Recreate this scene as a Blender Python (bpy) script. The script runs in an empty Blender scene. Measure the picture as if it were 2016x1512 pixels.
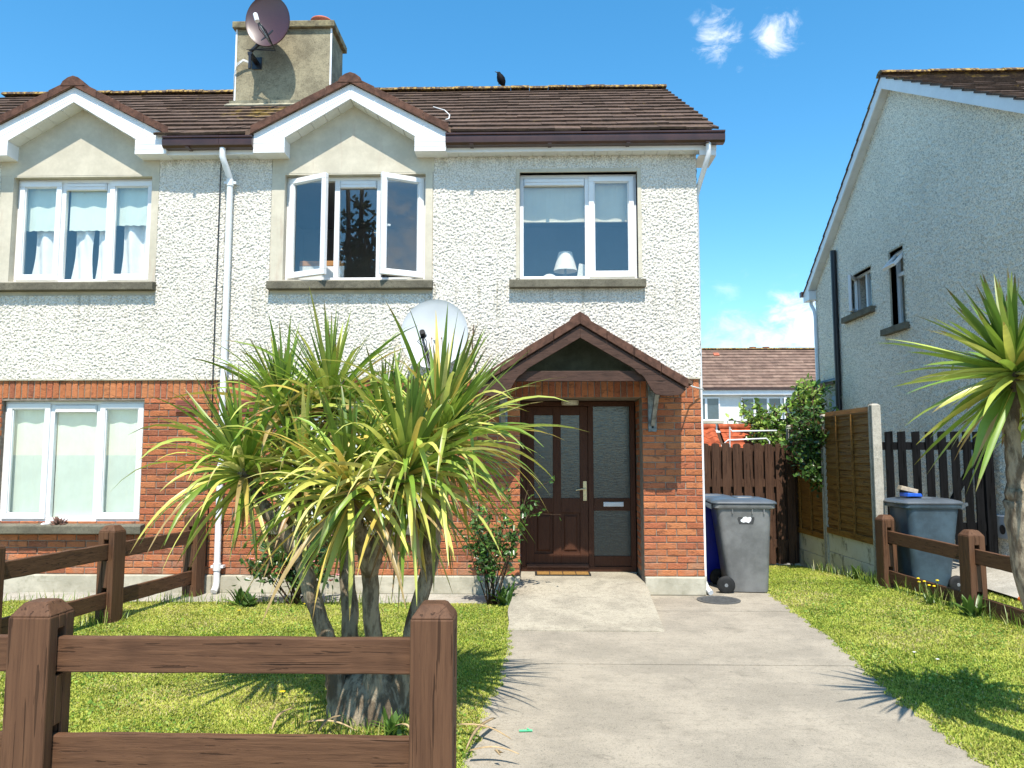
import bpy, bmesh, math, random
import numpy as np
from mathutils import Vector, Matrix
random.seed(7); rng = np.random.default_rng(7)
R = math.radians
scene = bpy.context.scene
COL = scene.collection

# ------------------------------------------------------------------ camera, sky, sun
cam_d = bpy.data.cameras.new('camera'); cam = bpy.data.objects.new('camera', cam_d); COL.objects.link(cam)
cam.location = (0, -8.78, 1.57); cam.rotation_euler = (R(95.2), 0, R(1.5))
cam_d.sensor_fit = 'HORIZONTAL'; cam_d.sensor_width = 36; cam_d.lens = 36 * 1510 / 2016
cam_d.clip_start = .05; cam_d.clip_end = 3000
scene.camera = cam
scene.view_settings.view_transform = 'Standard'; scene.view_settings.look = 'None'
scene.view_settings.exposure = 0.97; scene.view_settings.gamma = 1
scene.cycles.max_bounces = 8; scene.cycles.transparent_max_bounces = 16
SUN = Vector((.025, -.54, 1)).normalized()
ELEV = math.asin(SUN.z)
sd = bpy.data.lights.new('sun', 'SUN'); sd.energy = 3.9; sd.angle = R(.5); sd.color = (1, .935, .83)
so = bpy.data.objects.new('sun', sd); COL.objects.link(so)
so.rotation_euler = SUN.to_track_quat('Z', 'Y').to_euler(); so.location = (0, -20, 30)

def new(nt, typ, **kw):
    n = nt.nodes.new(typ)
    for k, v in kw.items():
        if k == 'inp':
            for a, b in v.items(): n.inputs[a].default_value = b
        else: setattr(n, k, v)
    return n

def vmath(nt, op, a, b=None):
    n = new(nt, 'ShaderNodeMath', operation=op)
    for i, s in enumerate((a, b)):
        if s is None: continue
        if isinstance(s, (int, float)): n.inputs[i].default_value = s
        else: nt.links.new(s, n.inputs[i])
    return n.outputs[0]

def maprange(nt, s, a, b, c=0., d=1.):
    n = new(nt, 'ShaderNodeMapRange', interpolation_type='SMOOTHSTEP')
    nt.links.new(s, n.inputs[0])
    for i, v in zip((1, 2, 3, 4), (a, b, c, d)): n.inputs[i].default_value = v
    return n.outputs[0]

def mixc(nt, f, a, b, mode='MIX'):
    n = new(nt, 'ShaderNodeMix', data_type='RGBA', blend_type=mode)
    for idx, s in ((0, f), (6, a), (7, b)):
        if isinstance(s, (int, float)): n.inputs[idx].default_value = s
        elif isinstance(s, tuple): n.inputs[idx].default_value = (*s[:3], 1)
        else: nt.links.new(s, n.inputs[idx])
    return n.outputs[2]

def build_world():
    w = bpy.data.worlds.new('World'); scene.world = w; w.use_nodes = True
    nt = w.node_tree; nt.nodes.clear()
    out = new(nt, 'ShaderNodeOutputWorld'); bg = new(nt, 'ShaderNodeBackground')
    sky = new(nt, 'ShaderNodeTexSky', sky_type='NISHITA', sun_disc=False)
    sky.sun_elevation = ELEV; sky.sun_rotation = R(178); sky.altitude = 50
    sky.air_density = 1.0; sky.dust_density = .3; sky.ozone_density = 2.2
    hs = new(nt, 'ShaderNodeHueSaturation'); hs.inputs['Saturation'].default_value = 1.32; hs.inputs['Hue'].default_value = .488
    nt.links.new(sky.outputs[0], hs.inputs['Color'])
    tc = new(nt, 'ShaderNodeTexCoord')
    nz = new(nt, 'ShaderNodeTexNoise', inp={'Scale': 26, 'Detail': 9, 'Roughness': .66, 'Distortion': .5})
    mp = new(nt, 'ShaderNodeMapping'); mp.inputs['Scale'].default_value = (1, 1, 1.6)
    nt.links.new(tc.outputs['Generated'], mp.inputs[0]); nt.links.new(mp.outputs[0], nz.inputs[0])
    total = None
    # (direction, radius, softness threshold, opacity): clouds at infinity
    for d, r, th, op in CLOUDS:
        dd = new(nt, 'ShaderNodeVectorMath', operation='DISTANCE'); dd.inputs[1].default_value = Vector(d).normalized()
        nt.links.new(tc.outputs['Generated'], dd.inputs[0])
        fall = maprange(nt, dd.outputs['Value'], r, 0, 0, .30)
        s = vmath(nt, 'ADD', nz.outputs[0], fall)
        m = maprange(nt, s, th, th + .42, 0, op)
        m = vmath(nt, 'MULTIPLY', m, maprange(nt, dd.outputs['Value'], r, r * .6))
        total = m if total is None else vmath(nt, 'MAXIMUM', total, m)
    nt.links.new(mixc(nt, total, hs.outputs[0], (5.4, 5.6, 5.9)), bg.inputs[0])
    bg.inputs[1].default_value = .135
    nt.links.new(bg.outputs[0], out.inputs[0])
CLOUDS = [((.2141, .8516, .4785), .044, .56, .85), ((.2736, .8364, .4749), .042, .58, .8), ((.241, .861, .447), .016, .66, .4),
          ((.335, .930, .150), .075, .50, 1.0), ((.30, .945, .135), .06, .54, .8), ((.26, .955, .13), .08, .56, .55), ((.19, .852, .5), .018, .66, .4),
          ((-.566, .73, .372), .04, .70, .35), ((-.44, .80, .37), .06, .70, .35), ((.24, .948, .207), .06, .68, .3),
          ((.71, -.67, .21), .20, .47, .7), ((.60, -.78, .10), .14, .54, .7)]
build_world()

# ------------------------------------------------------------------ mesh helpers
class MB:
    def __init__(s): s.v = []; s.f = []; s.c = []
    def add(s, verts, faces, col=None):
        o = len(s.v); s.v.extend(verts)
        for f in faces: s.f.append(tuple(i + o for i in f)); s.c.append(col)
        return s
    def box(s, x0, x1, y0, y1, z0, z1, col=None):
        v = [(x, y, z) for z in (z0, z1) for y in (y0, y1) for x in (x0, x1)]
        return s.add(v, [(0, 2, 3, 1), (4, 5, 7, 6), (0, 1, 5, 4), (2, 6, 7, 3), (0, 4, 6, 2), (1, 3, 7, 5)], col)
    def obox(s, c, size, M, col=None):
        v = [tuple(Vector(c) + M @ Vector((x * size[0] / 2, y * size[1] / 2, z * size[2] / 2))) for z in (-1, 1) for y in (-1, 1) for x in (-1, 1)]
        return s.add(v, [(0, 2, 3, 1), (4, 5, 7, 6), (0, 1, 5, 4), (2, 6, 7, 3), (0, 4, 6, 2), (1, 3, 7, 5)], col)
    def bar(s, a, b, w, h, up=(0, 0, 1), col=None):
        a = Vector(a); b = Vector(b); d = (b - a); L = d.length; x = d.normalized()
        y = Vector(up).cross(x).normalized(); z = x.cross(y)
        return s.obox((a + b) / 2, (L, w, h), Matrix((x, y, z)).transposed(), col)
    def prism(s, poly, ax, a, b, col=None):
        n = len(poly)
        def P(p, t): return (t, p[0], p[1]) if ax == 'x' else (p[0], t, p[1]) if ax == 'y' else (p[0], p[1], t)
        v = [P(p, a) for p in poly] + [P(p, b) for p in poly]
        return s.add(v, [tuple(range(n - 1, -1, -1)), tuple(range(n, 2 * n))] + [(i, (i + 1) % n, n + (i + 1) % n, n + i) for i in range(n)], col)
    def rings(s, rings, cap=True, col=None):
        n = len(rings[0]); v = [tuple(p) for r in rings for p in r]; f = []
        for k in range(len(rings) - 1):
            for i in range(n): f.append((k * n + i, k * n + (i + 1) % n, (k + 1) * n + (i + 1) % n, (k + 1) * n + i))
        if cap: f.append(tuple(range(n - 1, -1, -1))); f.append(tuple((len(rings) - 1) * n + i for i in range(n)))
        return s.add(v, f, col)
    def tube(s, pts, r, n=10, col=None):
        pts = [Vector(p) for p in pts]; rs = r if isinstance(r, (list, tuple)) else [r] * len(pts)
        rr = []; up = None
        for i, p in enumerate(pts):
            t = (pts[min(i + 1, len(pts) - 1)] - pts[max(i - 1, 0)]).normalized()
            if up is None: up = Vector((0, 0, 1)) if abs(t.z) < .9 else Vector((1, 0, 0))
            x = up.cross(t).normalized(); y = t.cross(x); up = y if abs(y.dot(t)) < .5 else up
            rr.append([p + rs[i] * (x * math.cos(2 * math.pi * k / n) + y * math.sin(2 * math.pi * k / n)) for k in range(n)])
        return s.rings(rr, True, col)
    def lathe(s, prof, c, M=None, n=24, col=None):
        M = M or Matrix.Identity(3); c = Vector(c)
        return s.rings([[c + M @ Vector((r * math.cos(2 * math.pi * k / n), r * math.sin(2 * math.pi * k / n), z)) for k in range(n)] for r, z in prof], True, col)
    def build(s, name, mat, parent=None, smooth=False, bevel=0, origin=None, fix=True):
        me = bpy.data.meshes.new(name)
        v = s.v
        if origin: v = [(a[0] - origin[0], a[1] - origin[1], a[2] - origin[2]) for a in v]
        me.from_pydata([tuple(p) for p in v], [], s.f)
        if fix:
            bm = bmesh.new(); bm.from_mesh(me); bmesh.ops.recalc_face_normals(bm, faces=bm.faces); bm.to_mesh(me); bm.free()
        if any(c is not None for c in s.c):
            at = me.color_attributes.new('Col', 'FLOAT_COLOR', 'CORNER'); arr = np.ones((len(me.loops), 4), np.float32); k = 0
            for f, c in zip(s.f, s.c):
                if c is not None: arr[k:k + len(f), :3] = c
                k += len(f)
            at.data.foreach_set('color', arr.ravel())
        return link(name, me, mat, parent, smooth, bevel, origin)

def link(name, me, mat, parent=None, smooth=False, bevel=0, origin=None):
    o = bpy.data.objects.new(name, me); COL.objects.link(o); me.materials.append(mat)
    if smooth:
        me.polygons.foreach_set('use_smooth', [True] * len(me.polygons))
        if smooth == 'angle': me.set_sharp_from_angle(angle=R(40))
    if bevel:
        b = o.modifiers.new('bevel', 'BEVEL'); b.width = bevel; b.segments = 2; b.limit_method = 'ANGLE'; b.angle_limit = R(40)
    if origin: o.location = origin
    if parent: attach(o, parent)
    return o

def wpos(o):
    p = Vector((0, 0, 0))
    while o: p += o.location; o = o.parent
    return p
def attach(o, parent):
    o.parent = parent
    if parent.type == 'EMPTY': o.matrix_parent_inverse = Matrix.Translation(-Vector(parent.location))
    elif parent.parent is None: o.matrix_parent_inverse = Matrix.Translation(-Vector(parent.location))
def tag(o, label=None, cat=None, group=None, kind=None):
    if label: o['label'] = label
    if cat: o['category'] = cat
    if group: o['group'] = group
    if kind: o['kind'] = kind
    return o
def thing(name, label, cat, loc=(0, 0, 0), group=None):
    o = bpy.data.objects.new(name, None); COL.objects.link(o); o.location = loc; o.empty_display_size = .2
    return tag(o, label, cat, group)
def dup(o, parent=None):
    c = o.copy(); COL.objects.link(c)
    if parent: c.parent = parent
    for ch in [x for x in bpy.data.objects if x.parent == o]: dup(ch, c)
    return c

def np_mesh(name, verts, faces_flat, loop_tot, mat, cols=None, parent=None, smooth=False, origin=None):
    """verts (n,3); faces given as flat loop indices with per-face loop totals; cols per vertex"""
    me = bpy.data.meshes.new(name)
    verts = np.asarray(verts, np.float32)
    if origin is not None: verts = verts - np.array(origin, np.float32)
    me.vertices.add(len(verts)); me.vertices.foreach_set('co', verts.ravel())
    lt = np.asarray(loop_tot, np.int32); ls = np.concatenate(([0], np.cumsum(lt)[:-1])).astype(np.int32)
    me.loops.add(len(faces_flat)); me.loops.foreach_set('vertex_index', np.asarray(faces_flat, np.int32))
    me.polygons.add(len(lt)); me.polygons.foreach_set('loop_start', ls)
    me.update(calc_edges=True)
    if cols is not None:
        at = me.color_attributes.new('Col', 'FLOAT_COLOR', 'POINT'); a = np.ones((len(verts), 4), np.float32); a[:, :3] = cols
        at.data.foreach_set('color', a.ravel())
    me.validate()
    return link(name, me, mat, parent, smooth, 0, origin)

# ------------------------------------------------------------------ materials
def base_mat(name):
    m = bpy.data.materials.new(name); m.use_nodes = True; nt = m.node_tree
    return m, nt, nt.nodes['Principled BSDF'], nt.nodes['Material Output']
def noise(nt, scale, detail=5, rough=.6, stretch=None, dist=0, co='Object'):
    tc = new(nt, 'ShaderNodeTexCoord'); n = new(nt, 'ShaderNodeTexNoise', inp={'Scale': scale, 'Detail': detail, 'Roughness': rough, 'Distortion': dist})
    s = tc.outputs[co]
    if stretch:
        mp = new(nt, 'ShaderNodeMapping'); mp.inputs['Scale'].default_value = stretch; nt.links.new(s, mp.inputs[0]); s = mp.outputs[0]
    nt.links.new(s, n.inputs[0]); return n.outputs[0]
def bump(nt, h, strength, dist, normal=None):
    b = new(nt, 'ShaderNodeBump', inp={'Strength': strength, 'Distance': dist}); nt.links.new(h, b.inputs['Height'])
    if normal: nt.links.new(normal, b.inputs['Normal'])
    return b.outputs[0]
def simple(name, c, rough=.5, spec=.5, var=.15, vs=6, bs=0, bd=.002, attr=False, c2=None, metal=0, detail=6, stretch=None, vlo=.35, vhi=.65):
    """base colour varied by a noise between c and c2, with a fine bump"""
    m, nt, p, o = base_mat(name)
    n = noise(nt, vs, detail, .65, stretch)
    if attr:
        a = new(nt, 'ShaderNodeVertexColor', layer_name='Col'); f = maprange(nt, n, vlo, vhi, 1 - var, 1 + var)
        mul = new(nt, 'ShaderNodeVectorMath', operation='SCALE'); nt.links.new(a.outputs[0], mul.inputs[0]); nt.links.new(f, mul.inputs['Scale']); colr = mul.outputs[0]
    else:
        c2 = c2 or tuple(x * (1 - var * 2) for x in c)
        colr = mixc(nt, maprange(nt, n, vlo, vhi), c2, c)
    nt.links.new(colr, p.inputs['Base Color'])
    p.inputs['Roughness'].default_value = rough; p.inputs['Specular IOR Level'].default_value = spec; p.inputs['Metallic'].default_value = metal
    if bs: nt.links.new(bump(nt, noise(nt, bs, 6, .7, stretch), .8, bd), p.inputs['Normal'])
    return m

def mat_pebble(name, c, c2, streak=1.0):
    m, nt, p, o = base_mat(name)
    big = maprange(nt, noise(nt, .8, 4), .35, .7)
    fine = maprange(nt, noise(nt, 58, 3, .65), .36, .57)
    colr = mixc(nt, fine, c2, c); colr = mixc(nt, vmath(nt, 'MULTIPLY', big, .18), colr, tuple(x * .82 for x in c2))
    # grime streaks running down the wall
    st = maprange(nt, noise(nt, 1, 6, .7, (9, 9, .7)), .58, .78, 0, .28 * streak)
    colr = mixc(nt, st, colr, (.33, .31, .24))
    tc = new(nt, 'ShaderNodeTexCoord'); sx = new(nt, 'ShaderNodeSeparateXYZ'); nt.links.new(tc.outputs['Object'], sx.inputs[0])
    run = vmath(nt, 'MULTIPLY', maprange(nt, noise(nt, 1, 5, .7, (14, 14, .5)), .5, .7, 0, .55 * streak), maprange(nt, sx.outputs[2], 2.75, 3.45)); run = vmath(nt, 'MULTIPLY', run, maprange(nt, sx.outputs[2], 3.62, 3.5))
    colr = mixc(nt, run, colr, (.24, .22, .16)); top = vmath(nt, 'MULTIPLY', maprange(nt, noise(nt, 1, 5, .7, (10, 10, 2)), .45, .65, 0, .5 * streak), maprange(nt, sx.outputs[2], 4.85, 5.06)); colr = mixc(nt, top, colr, (.26, .24, .17))
    nt.links.new(colr, p.inputs['Base Color']); p.inputs['Roughness'].default_value = .9; p.inputs['Specular IOR Level'].default_value = .15
    nt.links.new(bump(nt, noise(nt, 120, 4, .7), .7, .004), p.inputs['Normal'])
    return m
M_pebble = mat_pebble('pebbledash cream', (.79, .75, .675), (.46, .425, .36))
M_pebble_grey = mat_pebble('pebbledash grey', (.95, .87, .73), (.40, .365, .30), 0)

def mat_plaster():
    m, nt, p, o = base_mat('smooth plaster')
    colr = mixc(nt, maprange(nt, noise(nt, 2.2, 6, .7), .35, .7), (.47, .43, .34), (.60, .55, .44))
    st = maprange(nt, noise(nt, 1, 5, .7, (7, 7, .9)), .55, .75, 0, .5)
    colr = mixc(nt, st, colr, (.42, .29, .22))
    nt.links.new(colr, p.inputs['Base Color']); p.inputs['Roughness'].default_value = .85; p.inputs['Specular IOR Level'].default_value = .2
    nt.links.new(bump(nt, noise(nt, 90, 4, .7), .4, .002), p.inputs['Normal'])
    return m
M_plaster = mat_plaster()

def mat_brick():
    m, nt, p, o = base_mat('rustic brick')
    a = new(nt, 'ShaderNodeVertexColor', layer_name='Col')
    n1 = noise(nt, 9, 6, .7, (1, 1, 2.2), .6); n2 = noise(nt, 60, 4, .7)
    colr = mixc(nt, maprange(nt, n1, .52, .66, 0, .75), a.outputs[0], (.11, .04, .03))
    colr = mixc(nt, maprange(nt, n2, .3, .8, 0, .35), colr, (.62, .27, .10))
    tc = new(nt, 'ShaderNodeTexCoord'); sx = new(nt, 'ShaderNodeSeparateXYZ'); nt.links.new(tc.outputs['Object'], sx.inputs[0])
    damp = vmath(nt, 'MULTIPLY', maprange(nt, noise(nt, 3.5, 5, .7), .42, .66, 0, .6), maprange(nt, sx.outputs[2], .75, .25)); colr = mixc(nt, damp, colr, (.34, .22, .15))
    colr = mixc(nt, maprange(nt, noise(nt, 1.3, 4, .6), .5, .75, 0, .3), colr, (.30, .13, .07))
    nt.links.new(colr, p.inputs['Base Color']); p.inputs['Roughness'].default_value = .85; p.inputs['Specular IOR Level'].default_value = .2
    b = bump(nt, noise(nt, 22, 5, .7, (1, 1, 2.5), 1.2), 1, .014)
    nt.links.new(bump(nt, n2, .5, .003, b), p.inputs['Normal'])
    return m
M_brick = mat_brick()
M_mortar = simple('mortar', (.30, .25, .20), .95, .1, .2, 12, 80, .003)

def mat_tile():
    m, nt, p, o = base_mat('concrete roof tile')
    a = new(nt, 'ShaderNodeVertexColor', layer_name='Col'); tc = new(nt, 'ShaderNodeTexCoord')
    n1 = noise(nt, 16, 6, .75); n2 = noise(nt, 5, 6, .7)
    f = maprange(nt, n1, .3, .7, .65, 1.35)
    sc = new(nt, 'ShaderNodeVectorMath', operation='SCALE'); nt.links.new(a.outputs[0], sc.inputs[0]); nt.links.new(f, sc.inputs['Scale'])
    # yellow lichen: thick under the chimney and along the ridge, sparse elsewhere
    dd = new(nt, 'ShaderNodeVectorMath', operation='DISTANCE'); dd.inputs[1].default_value = (-3.6, 1.2, 6.2); nt.links.new(tc.outputs['Object'], dd.inputs[0])
    near = maprange(nt, dd.outputs['Value'], 1.1, .2, 0, .16)
    sx = new(nt, 'ShaderNodeSeparateXYZ'); nt.links.new(tc.outputs['Object'], sx.inputs[0])
    ridge = maprange(nt, sx.outputs[2], 7.28, 7.42, 0, .10)
    s = vmath(nt, 'ADD', vmath(nt, 'ADD', n2, vmath(nt, 'MULTIPLY', n1, .35)), vmath(nt, 'ADD', near, ridge))
    colr = mixc(nt, maprange(nt, s, .80, .92, 0, .8), sc.outputs[0], (.30, .20, .05))
    w = maprange(nt, noise(nt, 55, 3, .6), .69, .75, 0, .7)
    colr = mixc(nt, w, colr, (.42, .38, .32))
    nt.links.new(colr, p.inputs['Base Color']); p.inputs['Roughness'].default_value = .8; p.inputs['Specular IOR Level'].default_value = .25
    nt.links.new(bump(nt, n1, .6, .006), p.inputs['Normal'])
    return m
M_tile = mat_tile()
M_lichen_ridge = simple('ridge tile with lichen', (.36, .24, .07), .85, .2, .3, 18, 40, .006, c2=(.075, .05, .035), vlo=.46, vhi=.60)
M_barge_tile = simple('brown verge tile', (.125, .06, .04), .8, .25, .25, 14, 60, .003)

def mat_wood(name, c, c2, stretch, spec=.18, rough=.65, crack=.6):
    m, nt, p, o = base_mat(name)
    g = noise(nt, 1, 7, .65, stretch, .5); g2 = noise(nt, 2.3, 4, .6, tuple(x * 2.5 for x in stretch), .2)
    k = noise(nt, 3.2, 2, .5)
    colr = mixc(nt, maprange(nt, g, .3, .7), c2, c)
    colr = mixc(nt, maprange(nt, k, .62, .75, 0, .45), colr, tuple(x * .55 for x in c2))
    fs = maprange(nt, noise(nt, 3.2, 3, .6, stretch, .5), .54, .68, 0, .32); colr = mixc(nt, fs, colr, tuple(x * .42 for x in c2))
    cr = maprange(nt, noise(nt, 1.4, 3, .5, stretch, .3), .635, .66, 0, crack)
    colr = mixc(nt, cr, colr, tuple(x * .15 for x in c2))
    nt.links.new(colr, p.inputs['Base Color']); p.inputs['Roughness'].default_value = rough; p.inputs['Specular IOR Level'].default_value = spec
    if crack > 0:                                   # long wandering drying cracks along the grain
        w1 = noise(nt, 1, 2, .4, tuple(x * (.30 if x > 10 else .07) for x in stretch), .0); ab = new(nt, 'ShaderNodeMath', operation='ABSOLUTE'); nt.links.new(vmath(nt, 'SUBTRACT', w1, .5), ab.inputs[0])
        ck = vmath(nt, 'MULTIPLY', maprange(nt, ab.outputs[0], .007, .002, 0, .7), maprange(nt, noise(nt, 1.7, 2, .5), .48, .56)); colr = mixc(nt, ck, colr, tuple(x * .12 for x in c2)); nt.links.new(colr, p.inputs['Base Color'])
        cr = vmath(nt, 'MAXIMUM', cr, ck)
    b = bump(nt, g, .55, .006); b = bump(nt, g2, .3, .003, b); b2 = new(nt, 'ShaderNodeBump', invert=True, inp={'Strength': .9, 'Distance': .006})
    nt.links.new(cr, b2.inputs['Height']); nt.links.new(b, b2.inputs['Normal']); nt.links.new(b2.outputs[0], p.inputs['Normal'])
    return m
FB, FB2 = (.132, .066, .035), (.090, .044, .024)
M_wood_x = mat_wood('brown stained rail wood', FB, FB2, (3, 45, 45))
M_wood_y = mat_wood('brown stained side rail wood', FB, FB2, (45, 3, 45))
M_wood_z = mat_wood('brown stained post wood', FB, FB2, (40, 40, 1.5))
M_porch = mat_wood('dark brown porch timber', (.085, .045, .032), (.052, .028, .020), (6, 40, 40), .2, .6, .3)
M_gate = mat_wood('brown gate boards', (.10, .052, .032), (.055, .028, .018), (35, 35, 2))
M_lap = mat_wood('orange brown lap boards', (.30, .15, .035), (.17, .08, .02), (40, 2.5, 40))
M_black_wood = mat_wood('black stained boards', (.012, .012, .013), (.006, .006, .006), (35, 35, 2), .05, .85)
M_door = mat_wood('dark brown door', (.088, .038, .022), (.070, .030, .018), (40, 40, 3), .12, .5, 0)

def mat_concrete(name, c, c2, dark, s=1.0, speck=True):
    m, nt, p, o = base_mat(name)
    n1 = noise(nt, 1.3 * s, 6, .7); n2 = noise(nt, 9 * s, 6, .75); n3 = noise(nt, 75, 4, .85); n4 = noise(nt, 240, 2, .6)
    colr = mixc(nt, maprange(nt, n1, .38, .62), c2, c)
    colr = mixc(nt, maprange(nt, n2, .5, .75, 0, .55), colr, dark)
    br = noise(nt, 1, 6, .75, (2.2 * s, 14 * s, 14 * s), .4); colr = mixc(nt, maprange(nt, br, .48, .78, 0, .38), colr, dark)
    if speck:
        w1 = noise(nt, .55 * s, 4, .55, None, .6); ab = new(nt, 'ShaderNodeMath', operation='ABSOLUTE'); nt.links.new(vmath(nt, 'SUBTRACT', w1, .47), ab.inputs[0])
        ck = vmath(nt, 'MULTIPLY', maprange(nt, ab.outputs[0], .0030, .001, 0, .22), maprange(nt, noise(nt, .8, 2), .5, .58)); colr = mixc(nt, ck, colr, tuple(x * .3 for x in dark))
        blot = maprange(nt, noise(nt, 2.1, 3, .6), .62, .72, 0, .35); colr = mixc(nt, blot, colr, tuple(x * .8 for x in dark))
        ag = maprange(nt, noise(nt, 38, 3, .7), .56, .66, 0, .4); colr = mixc(nt, ag, colr, tuple(x * .7 for x in dark))
        colr = mixc(nt, maprange(nt, n3, .52, .66, 0, .6), colr, tuple(x * .5 for x in dark))
        colr = mixc(nt, maprange(nt, n4, .54, .68, 0, .65), colr, tuple(min(1, x * 1.5) for x in c))
    nt.links.new(colr, p.inputs['Base Color']); p.inputs['Roughness'].default_value = .92; p.inputs['Specular IOR Level'].default_value = .15
    b = bump(nt, n3, .5, .004); nt.links.new(bump(nt, n2, .3, .006, b), p.inputs['Normal'])
    return m
M_drive = mat_concrete('driveway concrete', (.355, .312, .245), (.265, .235, .186), (.14, .126, .097))
M_ramp = mat_concrete('ramp concrete', (.40, .36, .28), (.28, .25, .195), (.13, .12, .09), 1.6)
M_plinth = mat_concrete('plinth plaster', (.52, .48, .38), (.38, .35, .27), (.19, .18, .12), 1.2, False)
M_sill = mat_concrete('weathered sill', (.17, .155, .115), (.11, .10, .075), (.045, .042, .032), 4)
M_chim = mat_concrete('chimney render', (.34, .30, .20), (.21, .185, .125), (.085, .075, .05), 3)
M_cpost = mat_concrete('concrete post', (.46, .42, .35), (.36, .33, .27), (.17, .16, .13), 3)
def mat_gravel_board():
    m, nt, p, o = base_mat('whitewashed gravel board')
    n = noise(nt, 6, 8, .75, (1, 1, .7)); tc = new(nt, 'ShaderNodeTexCoord'); sx = new(nt, 'ShaderNodeSeparateXYZ'); nt.links.new(tc.outputs['Object'], sx.inputs[0])
    colr = mixc(nt, maprange(nt, n, .53, .63, 0, .8), (.56, .55, .50), (.13, .13, .11))
    colr = mixc(nt, maprange(nt, noise(nt, 3, 3), .45, .65, 0, .4), colr, (.40, .37, .27))
    nt.links.new(colr, p.inputs['Base Color']); p.inputs['Roughness'].default_value = .9
    return m
M_gboard = mat_gravel_board()
M_white = simple('white upvc', (.80, .80, .80), .35, .5, .04, 3)
M_white_soffit = simple('white soffit boards', (.74, .74, .72), .5, .4, .06, 3)
M_pipe = simple('white pvc pipe', (.78, .79, .80), .35, .5, .05, 2)
M_gutter = simple('brown pvc gutter', (.060, .026, .018), .28, .5, .15, 5)
M_black = simple('black pvc', (.012, .012, .016), .35, .5, .1, 5)
M_rubber = simple('black rubber', (.02, .02, .02), .7, .3, .2, 20)
M_metal = simple('galvanised steel', (.30, .33, .33), .55, .5, .3, 12, metal=.5)
M_brass = simple('worn brass', (.62, .52, .30), .35, .5, .1, 10, metal=.5)
M_silver = simple('silver letter plate', (.75, .76, .78), .4, .5, .05, 10)
M_lamp = simple('cream light cover', (.62, .58, .45), .4, .5, .05, 5)
M_terracotta = simple('terracotta', (.50, .15, .085), .75, .2, .15, 10)
M_vent = simple('brick red vent', (.30, .10, .065), .6, .3, .1, 10)
M_room = simple('room wall', (.42, .43, .45), .9, .1, .05, 1)
M_blind = simple('cream blind', (.62, .58, .47), .85, .1, .04, 4)
M_mint = simple('mint white blind', (.66, .74, .66), .85, .1, .05, 3)
M_cloth = simple('white curtain', (.82, .82, .80), .9, .1, .06, 4)
M_stained = simple('stained blind', (.66, .74, .66), .85, .1, c2=(.52, .48, .28), vs=3, vlo=.30, vhi=.38)
M_pine = simple('pine edge', (.50, .24, .08), .5, .4, .15, 8)
M_dish_w = simple('white dish paint', (.50, .525, .54), .5, .4, .04, 3)
M_cable_w = simple('white cable', (.75, .75, .72), .5, .3, .05, 5)
M_rust = simple('rust', (.42, .19, .05), .9, .1, .2, 30)
def mat_dish():
    m, nt, p, o = base_mat('dark mesh dish')
    n = noise(nt, 260, 2, .5)
    nt.links.new(mixc(nt, maprange(nt, n, .4, .6), (.040, .016, .018), (.075, .032, .032)), p.inputs['Base Color'])
    p.inputs['Roughness'].default_value = .38; p.inputs['Specular IOR Level'].default_value = .6
    return m
M_dish = mat_dish()
def mat_glass(name, tint, fac, rough=0.0):
    m, nt, p, o = base_mat(name); nt.nodes.remove(p)
    t = new(nt, 'ShaderNodeBsdfTransparent'); t.inputs[0].default_value = (*tint, 1)
    g = new(nt, 'ShaderNodeBsdfGlossy', inp={'Roughness': rough}); g.inputs[0].default_value = (1, 1, 1, 1)
    lw = new(nt, 'ShaderNodeLayerWeight', inp={'Blend': .5}); f = maprange(nt, lw.outputs['Facing'], .5, 1.05, fac, .8)
    mx = new(nt, 'ShaderNodeMixShader'); nt.links.new(f, mx.inputs[0]); nt.links.new(t.outputs[0], mx.inputs[1]); nt.links.new(g.outputs[0], mx.inputs[2])
    nt.links.new(mx.outputs[0], o.inputs[0]); return m
M_glass = mat_glass('window glass', (.97, .98, .97), .075)
def mat_obscure():
    m, nt, p, o = base_mat('obscure door glass')
    p.inputs['Base Color'].default_value = (.013, .032, .036, 1); p.inputs['Roughness'].default_value = .10; p.inputs['Specular IOR Level'].default_value = .5; p.inputs['IOR'].default_value = 1.6
    n = noise(nt, 1, 3, .5, (12, 12, 120), .5)
    nt.links.new(bump(nt, n, .25, .004), p.inputs['Normal']); return m
M_obscure = mat_obscure()
def mat_leaf(name, attr=True, c=(.1, .2, .03), trans=.35, rough=.4, spec=.4, var=.25, vs=8):
    m, nt, p, o = base_mat(name)
    n = noise(nt, vs, 4, .6); f = maprange(nt, n, .3, .7, 1 - var, 1 + var)
    sc = new(nt, 'ShaderNodeVectorMath', operation='SCALE'); nt.links.new(f, sc.inputs['Scale'])
    if attr:
        a = new(nt, 'ShaderNodeVertexColor', layer_name='Col'); nt.links.new(a.outputs[0], sc.inputs[0])
    else: sc.inputs[0].default_value = c
    nt.links.new(sc.outputs[0], p.inputs['Base Color']); p.inputs['Roughness'].default_value = rough; p.inputs['Specular IOR Level'].default_value = spec
    t = new(nt, 'ShaderNodeBsdfTranslucent'); nt.links.new(sc.outputs[0], t.inputs[0])
    mx = new(nt, 'ShaderNodeMixShader', inp={0: trans}); nt.links.new(p.outputs[0], mx.inputs[1]); nt.links.new(t.outputs[0], mx.inputs[2]); nt.links.new(mx.outputs[0], o.inputs[0])
    return m
M_palm = mat_leaf('sword leaf', trans=.25, rough=.38, spec=.45, var=.18, vs=5)
M_grass = mat_leaf('grass blade', trans=.35, rough=.55, spec=.2, var=.15, vs=3)
M_leaf = mat_leaf('bush leaf', trans=.25, rough=.3, spec=.5)
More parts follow.
